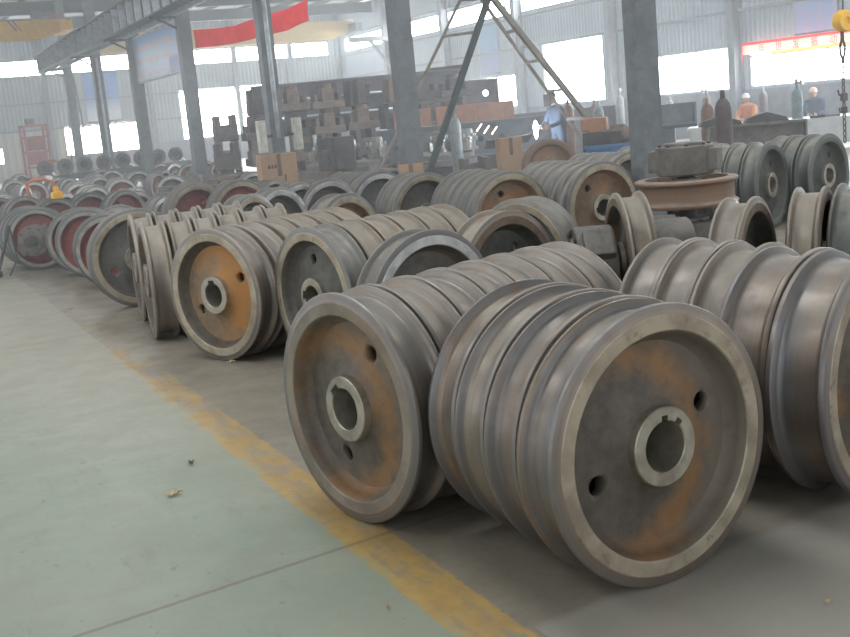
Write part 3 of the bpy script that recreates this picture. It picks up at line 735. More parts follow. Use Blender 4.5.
# ================================================================ upright wheelsets (axle boxes above and below a lying wheel)
def box_mesh():
    b = MB()
    b.lathe([(0, .245), (.012, .258), (.25, .262), (.262, .25), (.262, .19), (.285, .185), (.29, .16), (.29, 0)], 28, 'z')
    for a in (-.95, 2.2):
        b.box((.25 * math.cos(a), .25 * math.sin(a), .13), (.14, .2, .2), a, bev=.015)
    return b
def bolts():
    b = MB()
    for k in range(8):
        a = k * PI / 4 + .2; b.lathe([(0, .018), (.016, .018)], 6, 'z', (.22 * math.cos(a), .22 * math.sin(a), 0))
    return b
ax_me = box_mesh().mesh('axle_box', [M['cast_grey']]); bolt_me = bolts().mesh('bolts', [M['cast_dark']])
shaft_me = MB().lathe([(0, .0), (0, .075), (1.0, .075), (1.0, 0)], 20, 'z').mesh('axle', [M['cast_dark']])
def upright(x, y, label, kd='brown', group=None, rz=0.0, s=1.0, zw=.5, top=.82):
    g = thing('upright_wheelset', label, 'wheelset', (x, y, 0), (0, 0, rz), group)
    R, ms = KIND[kd]
    child('axle', shaft_me, g, (0, 0, .02))
    lower = child('axle_box', ax_me, g, (0, 0, .12), (0, 0, .5)); 
    child('bolts', bolt_me, lower, (0, 0, .262))
    up = child('axle_box', ax_me, g, (0, 0, top)); child('bolts', bolt_me, up, (0, 0, .262))
    for pn in ('rim', 'web', 'hub'):
        c_ = child(pn, ms[pn], g, (0, 0, zw + W * s), (0, -PI / 2, 0)); c_.scale = (s, 1, 1)
    b = MB(); b.box((0, 0, .06), (.5, .5, .12), .3, bev=.01); b.build('pedestal', M['cast_dark'], g)
    return g
upright(6.66, 8.62, 'upright wheelset with rusty lying wheel between two octagonal axle boxes', 'rusty', rz=0, zw=.505, s=1.32, top=.80)
M['shiny_cast'] = painted('oily_machined_casting', (150, 148, 142), (116, 112, 106), 0.3, 0.65, 6)
for k, (x, y, R, lb) in enumerate(((10.98, 22.7, .86, 'right one of two large round steel rings carrying bearing housings'), (9.25, 23.5, .95, 'left one of two large round steel rings carrying bearing housings'))):
    g = thing('slewing_ring', lb, 'ring', (x, y, 0))
    b = MB(); b.lathe([(.36, .3), (.36, R - .06), (.38, R), (.5, R), (.52, R - .05), (.62, R - .05), (.66, R - .12), (.66, .3)], 56, 'z', closed=True); b.build('ring', M['cast_grey'], g)
    b = MB(); b.lathe([(0, R * .72), (.05, R * .72), (.08, R * .66), (.36, R * .66)], 40, 'z'); b.build('drum', M['cast_dark'], g)
    b = MB(); b.lathe([(.6, .31), (.655, .31)], 30, 'z'); b.build('cover', M['cast_dark'], g)
hb = MB(); hb.lathe([(0, .29), (.06, .29), (.06, .23), (.2, .23), (.2, .29), (.27, .29), (.27, .2), (.4, .18), (.44, .15), (.44, 0)], 26, 'z')
house_me = hb.mesh('flange', [M['shiny_cast']])
cb = MB()
for k in range(6): cb.lathe([(.27, .03), (.34, .03)], 8, 'z', (.24 * math.cos(k * PI / 3), .24 * math.sin(k * PI / 3), 0))
stud_me = cb.mesh('studs', [M['frame_white']])
lug_me = MB().box((.3, 0, .13), (.12, .2, .2), bev=.015).mesh('lug', [M['shiny_cast']])
for k, (x, y, n_) in enumerate([(8.78, 23.75, 'leftmost of six'), (9.25, 23.35, 'second of six'), (9.72, 23.0, 'third of six'), (10.5, 23.05, 'fourth of six'), (10.95, 22.45, 'fifth of six'), (11.42, 22.1, 'rightmost of six')]):
    g = thing('bearing_housing', n_ + ' shiny bearing housings standing on the large steel rings', 'housing', (x, y, .663), (0, 0, k * .8), 'bearing housings on the steel rings'); g.scale = (.82, .82, 1)
    child('body', house_me, g); child('studs', stud_me, g); child('lug', lug_me, g); child('lug', lug_me, g, rot=(0, 0, PI))

# horizontal wheelset with axle boxes beside the tall one
def lying(x, y, psi, label, kd='dusty', group=None):
    g = thing('mounted_wheelset', label, 'wheelset', (x, y, 0), (0, 0, R_(psi)), group); R, ms = KIND[kd]
    if kd == 'far_grey': g.scale = (.8, .8, .8)
    for pn in ('rim', 'web', 'hub'): child(pn, ms[pn], g, (.1, 0, R))
    child('axle', shaft_me, g, (-.5, 0, R), (0, PI / 2, 0))
    for sx, rt in ((.13, PI / 2), (-.13, -PI / 2)):
        a = child('axle_box', ax_me, g, (sx, 0, R), (0, rt, 0)); child('bolts', bolt_me, a, (0, 0, .262))
    return g
lying(4.54, 6.5, -203, 'dusty wheel on its axle with axle boxes, left below the upright wheelset')
g = thing('axle_bearing_box', 'round grey axle box fitted on the leftmost red web wheel of the aisle row', 'axle box', (1.80, 15.75, .40), (0, 0, R_(-112)))
child('axle', MB().lathe([(-.15, .07), (.42, .07)], 18, 'x').mesh('axle', [M['cast_dark']]), g)
c_ = child('housing', ax_me, g, (.03, 0, 0), (0, PI / 2, 0)); c_.scale = (.75, .75, .8); c_ = child('bolts', bolt_me, g, (.24, 0, 0), (0, PI / 2, 0)); c_.scale = (.75,) * 3

# ================================================================ gas cylinders
def cyl_mats(rgb, name): return painted(name, rgb, tuple(int(k * .8) for k in rgb), .55, .1, 5, amount=.5)
M['cyl_brown'] = cyl_mats((128, 96, 78), 'cylinder_brown'); M['cyl_dark'] = cyl_mats((98, 86, 84), 'cylinder_dark'); M['cyl_teal'] = cyl_mats((110, 134, 138), 'cylinder_teal')
M['cyl_grey'] = cyl_mats((150, 158, 162), 'cylinder_grey'); M['brass'] = painted('valve_metal', (150, 146, 130), None, .35, .7, amount=.1)
body_me = MB().lathe([(0, .0), (0, .105), (.02, .114), (1.16, .114), (1.22, .108), (1.28, .088), (1.32, .055), (1.335, .03)], 24, 'z')
def gas(x, y, mat, label, h=1.0, valve=False, group='gas cylinders'):
    g = thing('gas_cylinder', label, 'gas cylinder', (x, y, 0), (0, 0, x), group)
    b = MB(); b.v = [(p[0], p[1], p[2] * h) for p in body_me.v]; b.f = list(body_me.f); b.mi = list(body_me.mi); b.sm = list(body_me.sm)
    b.build('body', M[mat], g)
    b = MB(); b.lathe([(1.32 * h, .034), (1.34 * h, .036), (1.42 * h, .032), (1.44 * h, .02), (1.44 * h, 0)], 12, 'z'); b.build('cap', M[mat], g)
    if valve:
        b = MB(); b.lathe([(0, .0), (0, .035), (.12, .035), (.12, 0)], 10, 'z', (0, 0, 1.42 * h)); b.box((.06, 0, 1.46 * h), (.12, .05, .05)); b.lathe([(0, .05), (.03, .05)], 12, 'x', (.12, 0, 1.46 * h)); b.build('valve', M['brass'], g)
    return g
gas(10.49, 12.7, 'cyl_dark', 'tall dark gas cylinder right of the rust brown cylinder', 1.03)
gas(13.04, 16.2, 'cyl_brown', 'rust brown gas cylinder left of the tall dark cylinder', .93)
gas(17.55, 18.9, 'cyl_teal', 'slim teal gas cylinder standing before the white table', .98, True)
gas(21.5, 24.4, 'cyl_dark', 'dark gas cylinder against the wall beneath the slogan banner', .93)
gas(10.57, 20.9, 'cyl_grey', 'grey gas cylinder with silver valve beside the punched girder', 1.03, True)
gas(19.6, 28.2, 'cyl_grey', 'silver topped gas cylinder left of the nearest steel column', 1.1, True)
gas(20.1, 28.4, 'cyl_grey', 'second silver topped gas cylinder touching the nearest steel column', 1.05, True)
gas(17.0, 25.6, 'cyl_brown', 'brown gas cylinder behind the orange castings', 1.0)
gas(13.6, 21.5, 'cyl_brown', 'brown gas cylinder directly behind the welder', 1.05)
gas(14.1, 21.1, 'cyl_grey', 'hazy grey gas cylinder right of the welder', 1.0)
gas(20.9, 27.6, 'cyl_grey', 'pale gas cylinder below the window right of the nearest column', .9)
gas(20.6, 25.6, 'cyl_dark', 'dark gas cylinder left of the worker in orange', .95, True)

# ================================================================ girders, castings and crates of the background
M['girder_grey'] = painted('grey_girder_paint', (116, 122, 128), (100, 106, 112), .6, .1, 3)
M['girder_purple'] = painted('primer_grey_girder', (120, 116, 122), (104, 100, 106), .6, .1, 3)
M['orange_panel'] = painted('orange_primer', (170, 124, 98), (156, 112, 88), .7, 0, 3)
M['crate'] = painted('tan_cardboard', (180, 150, 122), (168, 138, 112), .85, 0, 3, amount=.12)
def ibeam(a, b_, h, wd, mat, label, name='steel_girder', holes=0, z0=None, group=None, end=True):
    a = Vector(a); b_ = Vector(b_); L_ = (b_ - a).length; ang = math.atan2(b_.y - a.y, b_.x - a.x)
    g = thing(name, label, 'girder', tuple(a), (0, 0, ang), group)
    b = MB(); b.box((L_ / 2, 0, .02), (L_, wd, .04)); b.box((L_ / 2, 0, h - .02), (L_, wd, .04)); b.build('flange', mat, g)
    wbm = MB().box((L_ / 2, 0, h / 2), (L_, .03, h - .08)).mesh('web', [mat])
    if holes:
        cb = MB()
        for k in range(holes): cb.lathe([(-.1, .075), (.1, .075)], 16, 'y', (L_ * (.32 + k * .56 / max(1, holes - 1)), 0, h * .5))
        wbm = boolean(wbm, cb)
    child('web', wbm, g)
    if end:
        for ex in (.015, L_ - .015):
            b = MB(); b.box((ex, 0, h / 2), (.03, wd * 1.06, h)); b.build('end_plate', mat, g)
    return g
ibeam((10.4, 24.6, .42), (14.6, 23.2, .42), .78, .34, M['girder_grey'], 'grey steel girder with a row of round holes behind the gas cylinder', holes=6)
ibeam((12.7, 28.4, 1.5), (15.2, 27.4, 1.5), .72, .34, M['girder_purple'], 'upper grey girder with two round holes right of the middle column', holes=2)
ibeam((9.6, 31.0, 2.2), (15.0, 28.9, 2.05), .4, .5, M['girder_purple'], 'long smooth girder topping the stacked steelwork')
ibeam((9.7, 30.6, 1.72), (14.6, 28.6, 1.72), .42, .5, M['girder_grey'], 'long girder second from the top of the stacked steelwork')
ibeam((9.9, 30.2, 1.25), (14.4, 28.3, 1.25), .42, .5, M['girder_purple'], 'long girder third from the top of the stacked steelwork')
ibeam((14.3, 20.2, .80), (15.5, 19.65, .80), .44, .3, M['girder_grey'], 'short grey girder with end plate right of the nearest column')
b = MB()
b.box((14.9, 19.92, .77), (1.3, .3, .06), -.43); b.box((14.9, 19.92, .37), (.3, .3, .74)); b.box((14.9, 19.92, .015), (.8, .5, .03), -.43)
tag(b.build('trestle', M['steelwork_dark']), 'dark trestle carrying the short grey girder', 'trestle')
for k, (x, y, lb) in enumerate(((10.9, 24.43, 'left'), (14.1, 23.37, 'right'))):
    b = MB(); b.box((x, y, .2), (.4, .4, .41), bev=.01); tag(b.build('support_block', M['cast_dark']), 'dark support block under the %s end of the punched girder' % lb, 'block')
for k, (x, y) in enumerate(((10.6, 30.0), (12.1, 29.35), (13.7, 28.7))):
    b = MB(); b.box((x, y, .62), (.5, .7, 1.24), -.39, bev=.02); tag(b.build('steel_pedestal', M['cast_dark']), '%s dark pedestal under the stacked long girders' % ('left', 'middle', 'right')[k], 'pedestal')
for k, (x, y, wd, lb) in enumerate(((12.1, 26.2, .9, 'orange primed panel left of the middle column'), (13.5, 25.6, 1.9, 'orange primed panel right of the middle column'))):
    g = thing('panel_section', lb, 'panel', (x, y, 0), (0, 0, -.38), 'orange primed panels')
    b = MB(); b.box((0, 0, 1.3), (wd, .5, .62), bev=.01); b.build('box_section', M['orange_panel'], g)
    b = MB()
    for q in (-.4, 0, .4): b.box((q * wd, -.262, 1.3), (.04, .03, .6))
    b.build('rib', M['orange_panel'], g)
    b = MB(); b.box((0, 0, .5), (wd * .9, .45, 1.0)); b.build('stand', M['cast_dark'], g)
ibeam((15.4, 27.2, 0.0), (17.9, 26.0, 0.0), 1.25, .5, M['girder_purple'], 'tall hazy grey girder left of the bright doorway')

# castings pile
def casting(kind_):
    b = MB()
    if kind_ == 0:
        b.box((0, 0, .2), (.55, .5, .4), bev=.03); b.box((-.2, 0, .5), (.12, .5, .25), bev=.02); b.box((.2, 0, .5), (.12, .5, .25), bev=.02); b.lathe([(-.28, .13), (-.24, .13)], 18, 'y', (0, 0, .22))
    elif kind_ == 1:
        b.box((0, 0, .09), (.8, .45, .18), bev=.02); b.box((0, 0, .32), (.3, .4, .34), bev=.03); b.lathe([(0, .16), (.1, .16)], 18, 'z', (0, 0, .49)); b.box((-.3, 0, .25), (.08, .4, .2)); b.box((.3, 0, .25), (.08, .4, .2))
    else:
        b.box((0, .0, .3), (.2, .5, .6), bev=.02); b.box((.16, 0, .5), (.3, .4, .16), bev=.02); b.box((.16, 0, .1), (.3, .4, .16), bev=.02)
    return b
cast_me = {}
for k in range(3):
    for mname in ('cast_brown', 'cast_dark', 'cast_grey'):
        cast_me[(k, mname)] = casting(k).mesh('machine_casting', [M[mname]])
rnd = random.Random(11)
cn = 0
hs = {}
for row in range(2):
    for ci in range(5 if row == 0 else 8):
        x = 7.62 + ci * .84 + row * .35; y = 27.2 + row * 1.0 - ci * .12
        hmax = (1.7, 2.3, 2.65, 2.65, 2.6, 2.55, 2.5, 2.45)[ci] - .15 * (1 - row)
        z = 0
        lev = 0
        while z < hmax - .35:
            k = rnd.choice((0, 1, 2)) if z + .6 < hmax else 0
            hh = (.625, .59, .6)[k]
            k2 = rnd.choice(('cast_brown', 'cast_dark', 'cast_dark', 'cast_grey'))
            o = bpy.data.objects.new('machine_casting', cast_me[(k, k2)]); COL.objects.link(o)
            o.location = (x + rnd.uniform(-.02, .02), y, z); o.rotation_euler = (0, 0, rnd.uniform(-.08, .08) - .1)
            tag(o, '%s casting, %s of the %s column in the %s row of the castings pile' % (('brown' if k2 == 'cast_brown' else 'dark' if k2 == 'cast_dark' else 'grey'), ('bottom', 'second up', 'third up', 'fourth up', 'topmost')[min(lev, 4)], ORD[ci] if ci else 'leftmost', 'front' if row == 0 else 'rear'), 'casting', 'machine castings in the tall pile')
            z += hh + .003; lev += 1
# ragged castings in front, around the crates
for k, (x, y, z, kk, mm, lb) in enumerate([(6.3, 20.4, 0, 0, 'cast_brown', 'brown bracket casting behind the tan crate'), (7.9, 20.9, 0, 1, 'cast_brown', 'brown flanged casting right of the white boxes'), (8.6, 21.4, 0, 2, 'cast_dark', 'dark channel casting right of the steel column'),
        (5.7, 21.6, 0, 0, 'cast_dark', 'dark bracket casting left of the tan crate'), (5.0, 22.3, 0, 1, 'cast_grey', 'grey flanged casting at the left end of the castings'), (8.0, 20.9, .6, 0, 'cast_dark', 'dark bracket casting stacked on the brown flanged casting'),
        (10.15, 19.4, 0, 0, 'cast_grey', 'grey bracket casting under the small tan box'), (6.7, 24.0, 0, 2, 'cast_brown', 'brown channel casting at the foot of the pile, left'), (7.3, 23.6, 0, 0, 'cast_dark', 'dark bracket casting left of the steel column foot'), (6.2, 23.2, 0, 1, 'cast_brown', 'brown flanged casting between the grey and dark castings'), (6.5, 25.6, 0, 0, 'cast_grey', 'grey bracket casting in front of the leftmost pile column'), (7.4, 25.3, 0, 1, 'cast_brown', 'brown flanged casting under the left end of the pile')]):
    o = bpy.data.objects.new('machine_casting', cast_me[(kk, mm)]); COL.objects.link(o); o.location = (x, y, z); o.rotation_euler = (0, 0, k)
    tag(o, lb, 'casting')

def crate(x, y, z, s, rz, label, mat='crate', name='cardboard_box'):
    g = thing(name, label, 'box', (x, y, z), (0, 0, rz))
    b = MB(); b.box((0, 0, s[2] / 2), s, bev=.006); b.build('carton', M[mat], g)
    b = MB(); b.box((0, 0, s[2] + .004), (s[0] * .98, .06, .006)); b.box((0, -s[1] / 2 - .003, s[2] * .85), (.06, .005, s[2] * .3)); b.build('tape', M['cast_brown'], g)
    return g
g = crate(5.72, 17.6, 0, (.56, .5, 1.12), -.15, 'tall tan cardboard box standing in front of the steel column')
b = MB()
for k in range(3): b.box((-.16 + k * .05, -.254, .93), (.03, .004, .05))
b.box((.08, -.254, .75), (.02, .004, .1)); b.build('stencil_mark', M['cast_dark'], g)
crate(9.98, 17.75, .0, (.4, .36, .98), -.3, 'plain tan box left of the rusty brown wheel')
crate(6.83, 15.0, 0, (.34, .3, .86), -.4, 'small orange tan box peeking above the grey wheel pair')
# orange motor castings by the column
g = thing('hoist_gearbox', 'rust orange gearbox casting left of the nearest column', 'gearbox', (10.35, 15.4, 0), (0, 0, -.7))
b = MB(); b.box((0, 0, .5), (.6, .4, 1.0), bev=.02); b.build('stand', M['cast_dark'], g)
b = MB(); b.box((-.12, 0, 1.12), (.4, .32, .2), bev=.03); b.lathe([(-.17, .12), (.17, .12)], 20, 'y', (-.1, 0, 1.1)); b.build('housing', M['orange_panel'], g)
b = MB(); b.lathe([(0, .14), (.02, .17), (.22, .17), (.3, .1), (.3, 0)], 20, 'x', (.12, 0, .92)); b.build('motor', M['cast_brown'], g)
M['blue_paint'] = painted('blue_paint', (70, 112, 158), None, .5)
g = thing('steel_bin', 'low blue steel bin behind the brown web stack', 'bin', (9.7, 14.25, 0), (0, 0, -.4)); g.scale = (.5, .8, 1.0)
b = MB(); wl = .03
b.box((0, 0, .03), (1.3, .6, .04)); b.box((0, -.3, .4), (1.3, wl, .8)); b.box((0, .3, .4), (1.3, wl, .8)); b.box((-.64, 0, .4), (wl, .6, .8)); b.box((.64, 0, .4), (wl, .6, .8)); b.build('tub', M['blue_paint'], g)
b = MB(); b.box((0, -.3, .82), (1.36, .06, .04)); b.box((0, .3, .82), (1.36, .06, .04)); b.build('rim', M['blue_paint'], g)

# steel A-frame (two ladder legs meeting high up)
M['pale_brown'] = painted('tan_steel', (150, 142, 132), (126, 120, 112), .6, .1)
A = Vector((9.98, 18.0, 3.42))
g = thing('a_frame_hoist', 'tall steel A frame with rungs standing behind the middle wheel rows', 'frame', (9.98, 18.0, 0))
def L(p): return tuple(Vector(p) - Vector((9.98, 18.0, 0)))
for (p0, p1, nm, mt, wd) in ((A, (8.27, 18.0, 0.0), 'leg', 'steelwork_dark', .09), (A + Vector((-.3, .5, 0)), (7.6, 18.9, 0.0), 'leg', 'pale_brown', .045),
                             (A, (12.72, 18.0, 0.0), 'leg', 'pale_brown', .09), (A + Vector((.2, .7, 0)), (12.9, 19.1, 0.0), 'leg', 'pale_brown', .05)):
    b = MB(); b.bar(L(p0), L(p1), wd, wd, up=(0, 1, 0)); b.build(nm, M[mt], g)
for f in (.18, .34, .5, .66, .82):
    for (p0, p1, q0, q1) in ((A, Vector((8.27, 18.0, 0)), A + Vector((-.3, .5, 0)), Vector((7.6, 18.9, 0))), (A, Vector((12.75, 18.0, 0)), A + Vector((.2, .7, 0)), Vector((12.9, 19.1, 0)))):
        b = MB(); b.bar(L(p0.lerp(p1, f)), L(q0.lerp(q1, f)), .06, .05); b.build('rung', M['pale_brown'], g)
b = MB(); b.box((-.05, .3, 3.44), (.3, .9, .1), bev=.01); b.build('head_plate', M['steelwork_dark'], g)

# lattice ladder tower, far left
g = thing('lattice_ladder', 'tall narrow lattice ladder standing before the far left window', 'ladder', (7.9, 50.0, 0), (0, 0, .1))
for dx in (-.3, .0, .25):
    b = MB(); b.bar((dx * 1.6, 0, 0), (dx * .5, 0, 4.2), .05, .05); b.build('rail', M['steelwork_dark'], g)
for k in range(12):
    z = .3 + k * .33; f = 1.6 - 1.1 * z / 4.2
    b = MB(); b.bar((-.3 * f, 0, z), (.25 * f, 0, z + (.2 if k % 2 else -.05)), .03, .03); b.build('rung', M['steelwork_dark'], g)
# red machine, far left
g = thing('red_machine', 'red tubular machine stand at the far left wall', 'machine', (6.1, 49.5, 0), (0, 0, .1))
for x in (-.45, .45):
    for y in (-.35, .35):
        b = MB(); b.bar((x, y, 0), (x, y, 2.35), .09, .09); b.build('post', M['red_frame'], g)
b = MB()
for z in (.7, 1.3, 1.9, 2.35):
    b = MB(); b.box((0, -.35, z), (1.0, .08, .08)); b.box((0, .35, z), (1.0, .08, .08)); b.box((-.45, 0, z), (.08, .7, .08)); b.box((.45, 0, z), (.08, .7, .08)); b.build('crossbar', M['red_frame'], g)
b = MB(); b.lathe([(-.3, .28), (.3, .28)], 20, 'x', (0, 0, 1.65)); b.box((0, 0, 1.05), (.7, .5, .5), bev=.03); b.build('drum', M['red_frame'], g)
b = MB(); b.lathe([(0, .2), (.25, .2)], 16, 'z', (-.1, 0, 2.4)); b.build('motor', M['cast_grey'], g)

# chain hoist at the right edge
M['chain'] = painted('chain_steel', (96, 88, 80), None, .5, .5)
g = thing('chain_hoist', 'steel chain with hook and yellow block hanging at the right edge', 'hoist', (13.96, 14.0, .4))
b = MB()
for k in range(14):
    z = .12 + k * .09; a = k % 2
    ring = [(math.cos(q) * .025 * (1 - a), math.cos(q) * .025 * a, z + math.sin(q) * .055) for q in [2 * PI * i / 10 for i in range(11)]]
    b.tube(ring, .011, 6, cap=False)
b.build('chain', M['chain'], g)
b = MB(); b.tube([(math.cos(q) * .05, 0, 1.52 + math.sin(q) * .13) for q in [2 * PI * i / 16 for i in range(17)]], .02, 8, cap=False); b.tube([(0, 0, 1.3), (0, 0, 1.42)], .03); b.build('shackle', M['chain'], g)
b = MB(); b.box((0, 0, .78), (.1, .07, .12), bev=.01); b.tube([(-.02, 0, .8), (-.1, 0, .82), (-.12, 0, .9)], .015, 8); b.build('hook', M['chain'], g); b = MB(); b.box((0, 0, .58), (.09, .06, .1), bev=.01); b.tube([(0, 0, .58), (-.09, 0, .55), (-.1, 0, .62)], .015, 8); b.build('hook', M['chain'], g)
b = MB(); b.lathe([(-.09, .06), (-.09, .15), (-.04, .17), (.04, .17), (.09, .15), (.09, .06)], 24, 'y', (0.03, 0, 1.95), closed=True); b.box((.03, 0, 1.95), (.1, .1, .3), bev=.01); b.build('hook_block', M['yellow'], g)
b = MB(); b.tube([(.0, .03, 1.65), (.03, .03, 1.9)], .012); b.tube([(.0, 0, 1.64), (.0, 0, 1.8)], .03); b.tube([(.03, 0, 2.0), (.03, 0, 6.5)], .012); b.build('wire_rope', M['chain'], g)

# white table, benches, bits under the window
M['white_top'] = painted('white_sheet_top', (220, 222, 222), (206, 208, 208), .5, amount=.1)
g = thing('work_table', 'long white topped table behind the dark green wheels at right', 'table', (18.6, 19.6, 0), (0, 0, -.75))
b = MB(); b.box((0, 0, .62), (5.2, 1.5, .06), bev=.01); b.build('tabletop', M['white_top'], g)
for sx in (-2.4, 2.4):
    for sy in (-.6, .6):
        b = MB(); b.box((sx, sy, .3), (.08, .08, .6)); b.build('leg', M['steelwork'], g)
b = MB(); b.box((0, -.74, .35), (5.1, .02, .5)); b.build('apron', M['white_top'], g)
for k, (x, y, l_, lb) in enumerate(((18.3, 18.9, .5, 'short dark bar lying on the white table'), (19.1, 18.3, .8, 'longer dark bar lying on the white table'))):
    b = MB(); b.bar((x - l_ / 2, y + l_ * .35, .68), (x + l_ / 2, y - l_ * .35, .68), .07, .05); b.box((x, y, .69), (.12, .12, .06), bev=.005); tag(b.build('steel_bar', M['cast_dark']), lb, 'bar')
ibeam((12.55, 15.6, .42), (13.85, 14.75, .42), .46, .4, M['cast_grey'], 'dark grey box girder behind the dark green stack')
b = MB(); b.box((13.2, 15.17, .21), (.4, .3, .42)); tag(b.build('support_block', M['cast_dark']), 'support block under the dark grey box girder', 'block')
for k, (x, y, lb) in enumerate(((12.72, 15.49, 'left'), (13.33, 15.09, 'right'))):
    b = MB(); b.add([(-.35, -.15, 0), (.35, -.15, 0), (.3, -.15, .06), (0, -.15, .16), (-.3, -.15, .08), (-.35, .15, 0), (.35, .15, 0), (.3, .15, .06), (0, .15, .16), (-.3, .15, .08)],
                   [(0, 1, 2, 3, 4), (9, 8, 7, 6, 5), (0, 5, 6, 1), (1, 6, 7, 2), (2, 7, 8, 3), (3, 8, 9, 4), (4, 9, 5, 0)])
    tag(b.build('scrap_plate', M['cast_dark'], None, (x, y, .885), (0, 0, -.58)), '%s dark peaked scrap plate on the dark grey box girder' % lb, 'scrap plate')

# ================================================================ people
def person(name_loc, rot, joints, edges, radii, mat, label, root_i=0):
    g = thing('person', label, 'person', name_loc, (0, 0, rot))
    me = bpy.data.meshes.new('body'); me.from_pydata(joints, edges, []); o = bpy.data.objects.new('body', me); COL.objects.link(o); o.parent = g
    sk = o.modifiers.new('skin', 'SKIN')
    for i, r in enumerate(radii): me.skin_vertices[0].data[i].radius = r if isinstance(r, tuple) else (r, r)
    me.skin_vertices[0].data[root_i].use_root = True
    o.modifiers.new('s', 'SUBSURF').levels = 2; o.modifiers['s'].render_levels = 2
    me.materials.append(mat)
    return g
M['navy'] = painted('navy_work_clothes', (56, 72, 104), None, .85, amount=.1); M['workgrey'] = painted('dark_work_clothes', (74, 80, 96), None, .85, amount=.1)
M['orange_cloth'] = painted('orange_work_jacket', (214, 136, 78), None, .85, amount=.05); M['skin'] = painted('skin_tone', (196, 150, 122), None, .6, amount=0)
M['hat'] = painted('white_hat', (228, 224, 214), None, .5, amount=0); M['hat2'] = painted('pale_orange_hat', (232, 206, 176), None, .5, amount=0)
# standing welder leaning forward
st_j = [(0, 0, .92), (0, 0, 1.15), (.05, 0, 1.36), (.09, 0, 1.45), (0, .1, .88), (.03, .11, .48), (0, .12, .08), (.13, .12, .04), (0, -.1, .88), (.05, -.11, .48), (0, -.12, .08), (.13, -.12, .04),
        (.06, .18, 1.34), (.16, .22, 1.08), (.4, .16, 1.02), (.06, -.18, 1.34), (.16, -.22, 1.08), (.4, -.14, 1.02)]
st_e = [(0, 1), (1, 2), (2, 3), (0, 4), (4, 5), (5, 6), (6, 7), (0, 8), (8, 9), (9, 10), (10, 11), (2, 12), (12, 13), (13, 14), (2, 15), (15, 16), (16, 17)]
st_r = [.15, .15, .15, .07, .1, .075, .05, .04, .1, .075, .05, .04, .07, .052, .04, .07, .052, .04]
def head(g, p, hat, mask=False):
    b = MB(); b.lathe([(-.12, .0), (-.11, .05), (-.06, .075), (0, .085), (.05, .08), (.09, .055), (.11, .0)], 16, 'z', p); b.box((p[0] + .085, p[1], p[2] - .01), (.03, .025, .035), bev=.006)
    for s in (-1, 1): b.box((p[0], p[1] + s * .083, p[2] - .01), (.03, .02, .05), bev=.006)
    b.build('head', M['skin'], g)
    b = MB(); b.lathe([(.02, .115), (.03, .1), (.08, .092), (.12, .06), (.135, 0)], 18, 'z', p); b.build('hat', hat, g)
    if mask:
        b = MB(); b.box((p[0] + .11, p[1], p[2] - .04), (.03, .19, .24), bev=.012); b.build('welding_mask', M['cast_dark'], g)
def hand(g, p, d=1):
    b = MB(); b.box(p, (.09, .03, .08), bev=.01)
    for k in range(4): b.tube([(p[0] + .04, p[1], p[2] + .03 - k * .02), (p[0] + .09, p[1] - .005 * d, p[2] + .03 - k * .021), (p[0] + .11, p[1] - .03 * d, p[2] + .025 - k * .02)], .009, 6)
    b.tube([(p[0], p[1] - .01 * d, p[2] + .04), (p[0] + .05, p[1] - .03 * d, p[2] + .06)], .01, 6)
    b.build('hand', M['skin'], g)
g = person((12.6, 20.3, 0), R_(190), st_j, st_e, st_r, M['workgrey'], 'welder in dark work clothes bending over a bright welding arc')
head(g, (.15, 0, 1.58), M['workgrey'], True); hand(g, (.45, .15, 1.02)); hand(g, (.45, -.13, 1.02), -1)
# crouching workers
cr_j = [(0, 0, .38), (.06, 0, .6), (.14, 0, .8), (.2, 0, .88), (.02, .1, .36), (.4, .16, .5), (.22, .16, .1), (.36, .16, .05), (.02, -.1, .36), (.4, -.16, .5), (.22, -.16, .1), (.36, -.16, .05),
        (.16, .19, .78), (.28, .25, .56), (.48, .12, .48), (.16, -.19, .78), (.28, -.25, .56), (.48, -.1, .48)]
cr_r = [.17, .18, .16, .07, .11, .08, .055, .045, .11, .08, .055, .045, .08, .06, .045, .08, .06, .045]
g = person((21.4, 22.4, 0.1), R_(215), cr_j, st_e, cr_r, M['navy'], 'crouching worker in a navy jacket with a pale orange hat at right')
head(g, (.25, 0, 1.02), M['hat2']); hand(g, (.53, .11, .48)); hand(g, (.53, -.09, .48), -1)
b = MB(); b.box((21.4, 22.4, .05), (.9, .8, .1), bev=.005); tag(b.build('low_platform', M['dado']), 'low grey board under the navy jacketed worker', 'platform')
g = person((20.35, 23.55, .1), R_(200), cr_j, st_e, cr_r, M['orange_cloth'], 'crouching worker in an orange jacket and white hat under the window')
head(g, (.25, 0, 1.02), M['hat']); hand(g, (.53, .11, .48)); hand(g, (.53, -.09, .48), -1)
b = MB(); b.box((20.35, 23.55, .05), (.9, .8, .1), bev=.005); tag(b.build('low_platform', M['cast_dark']), 'dark block under the orange jacketed worker', 'platform')

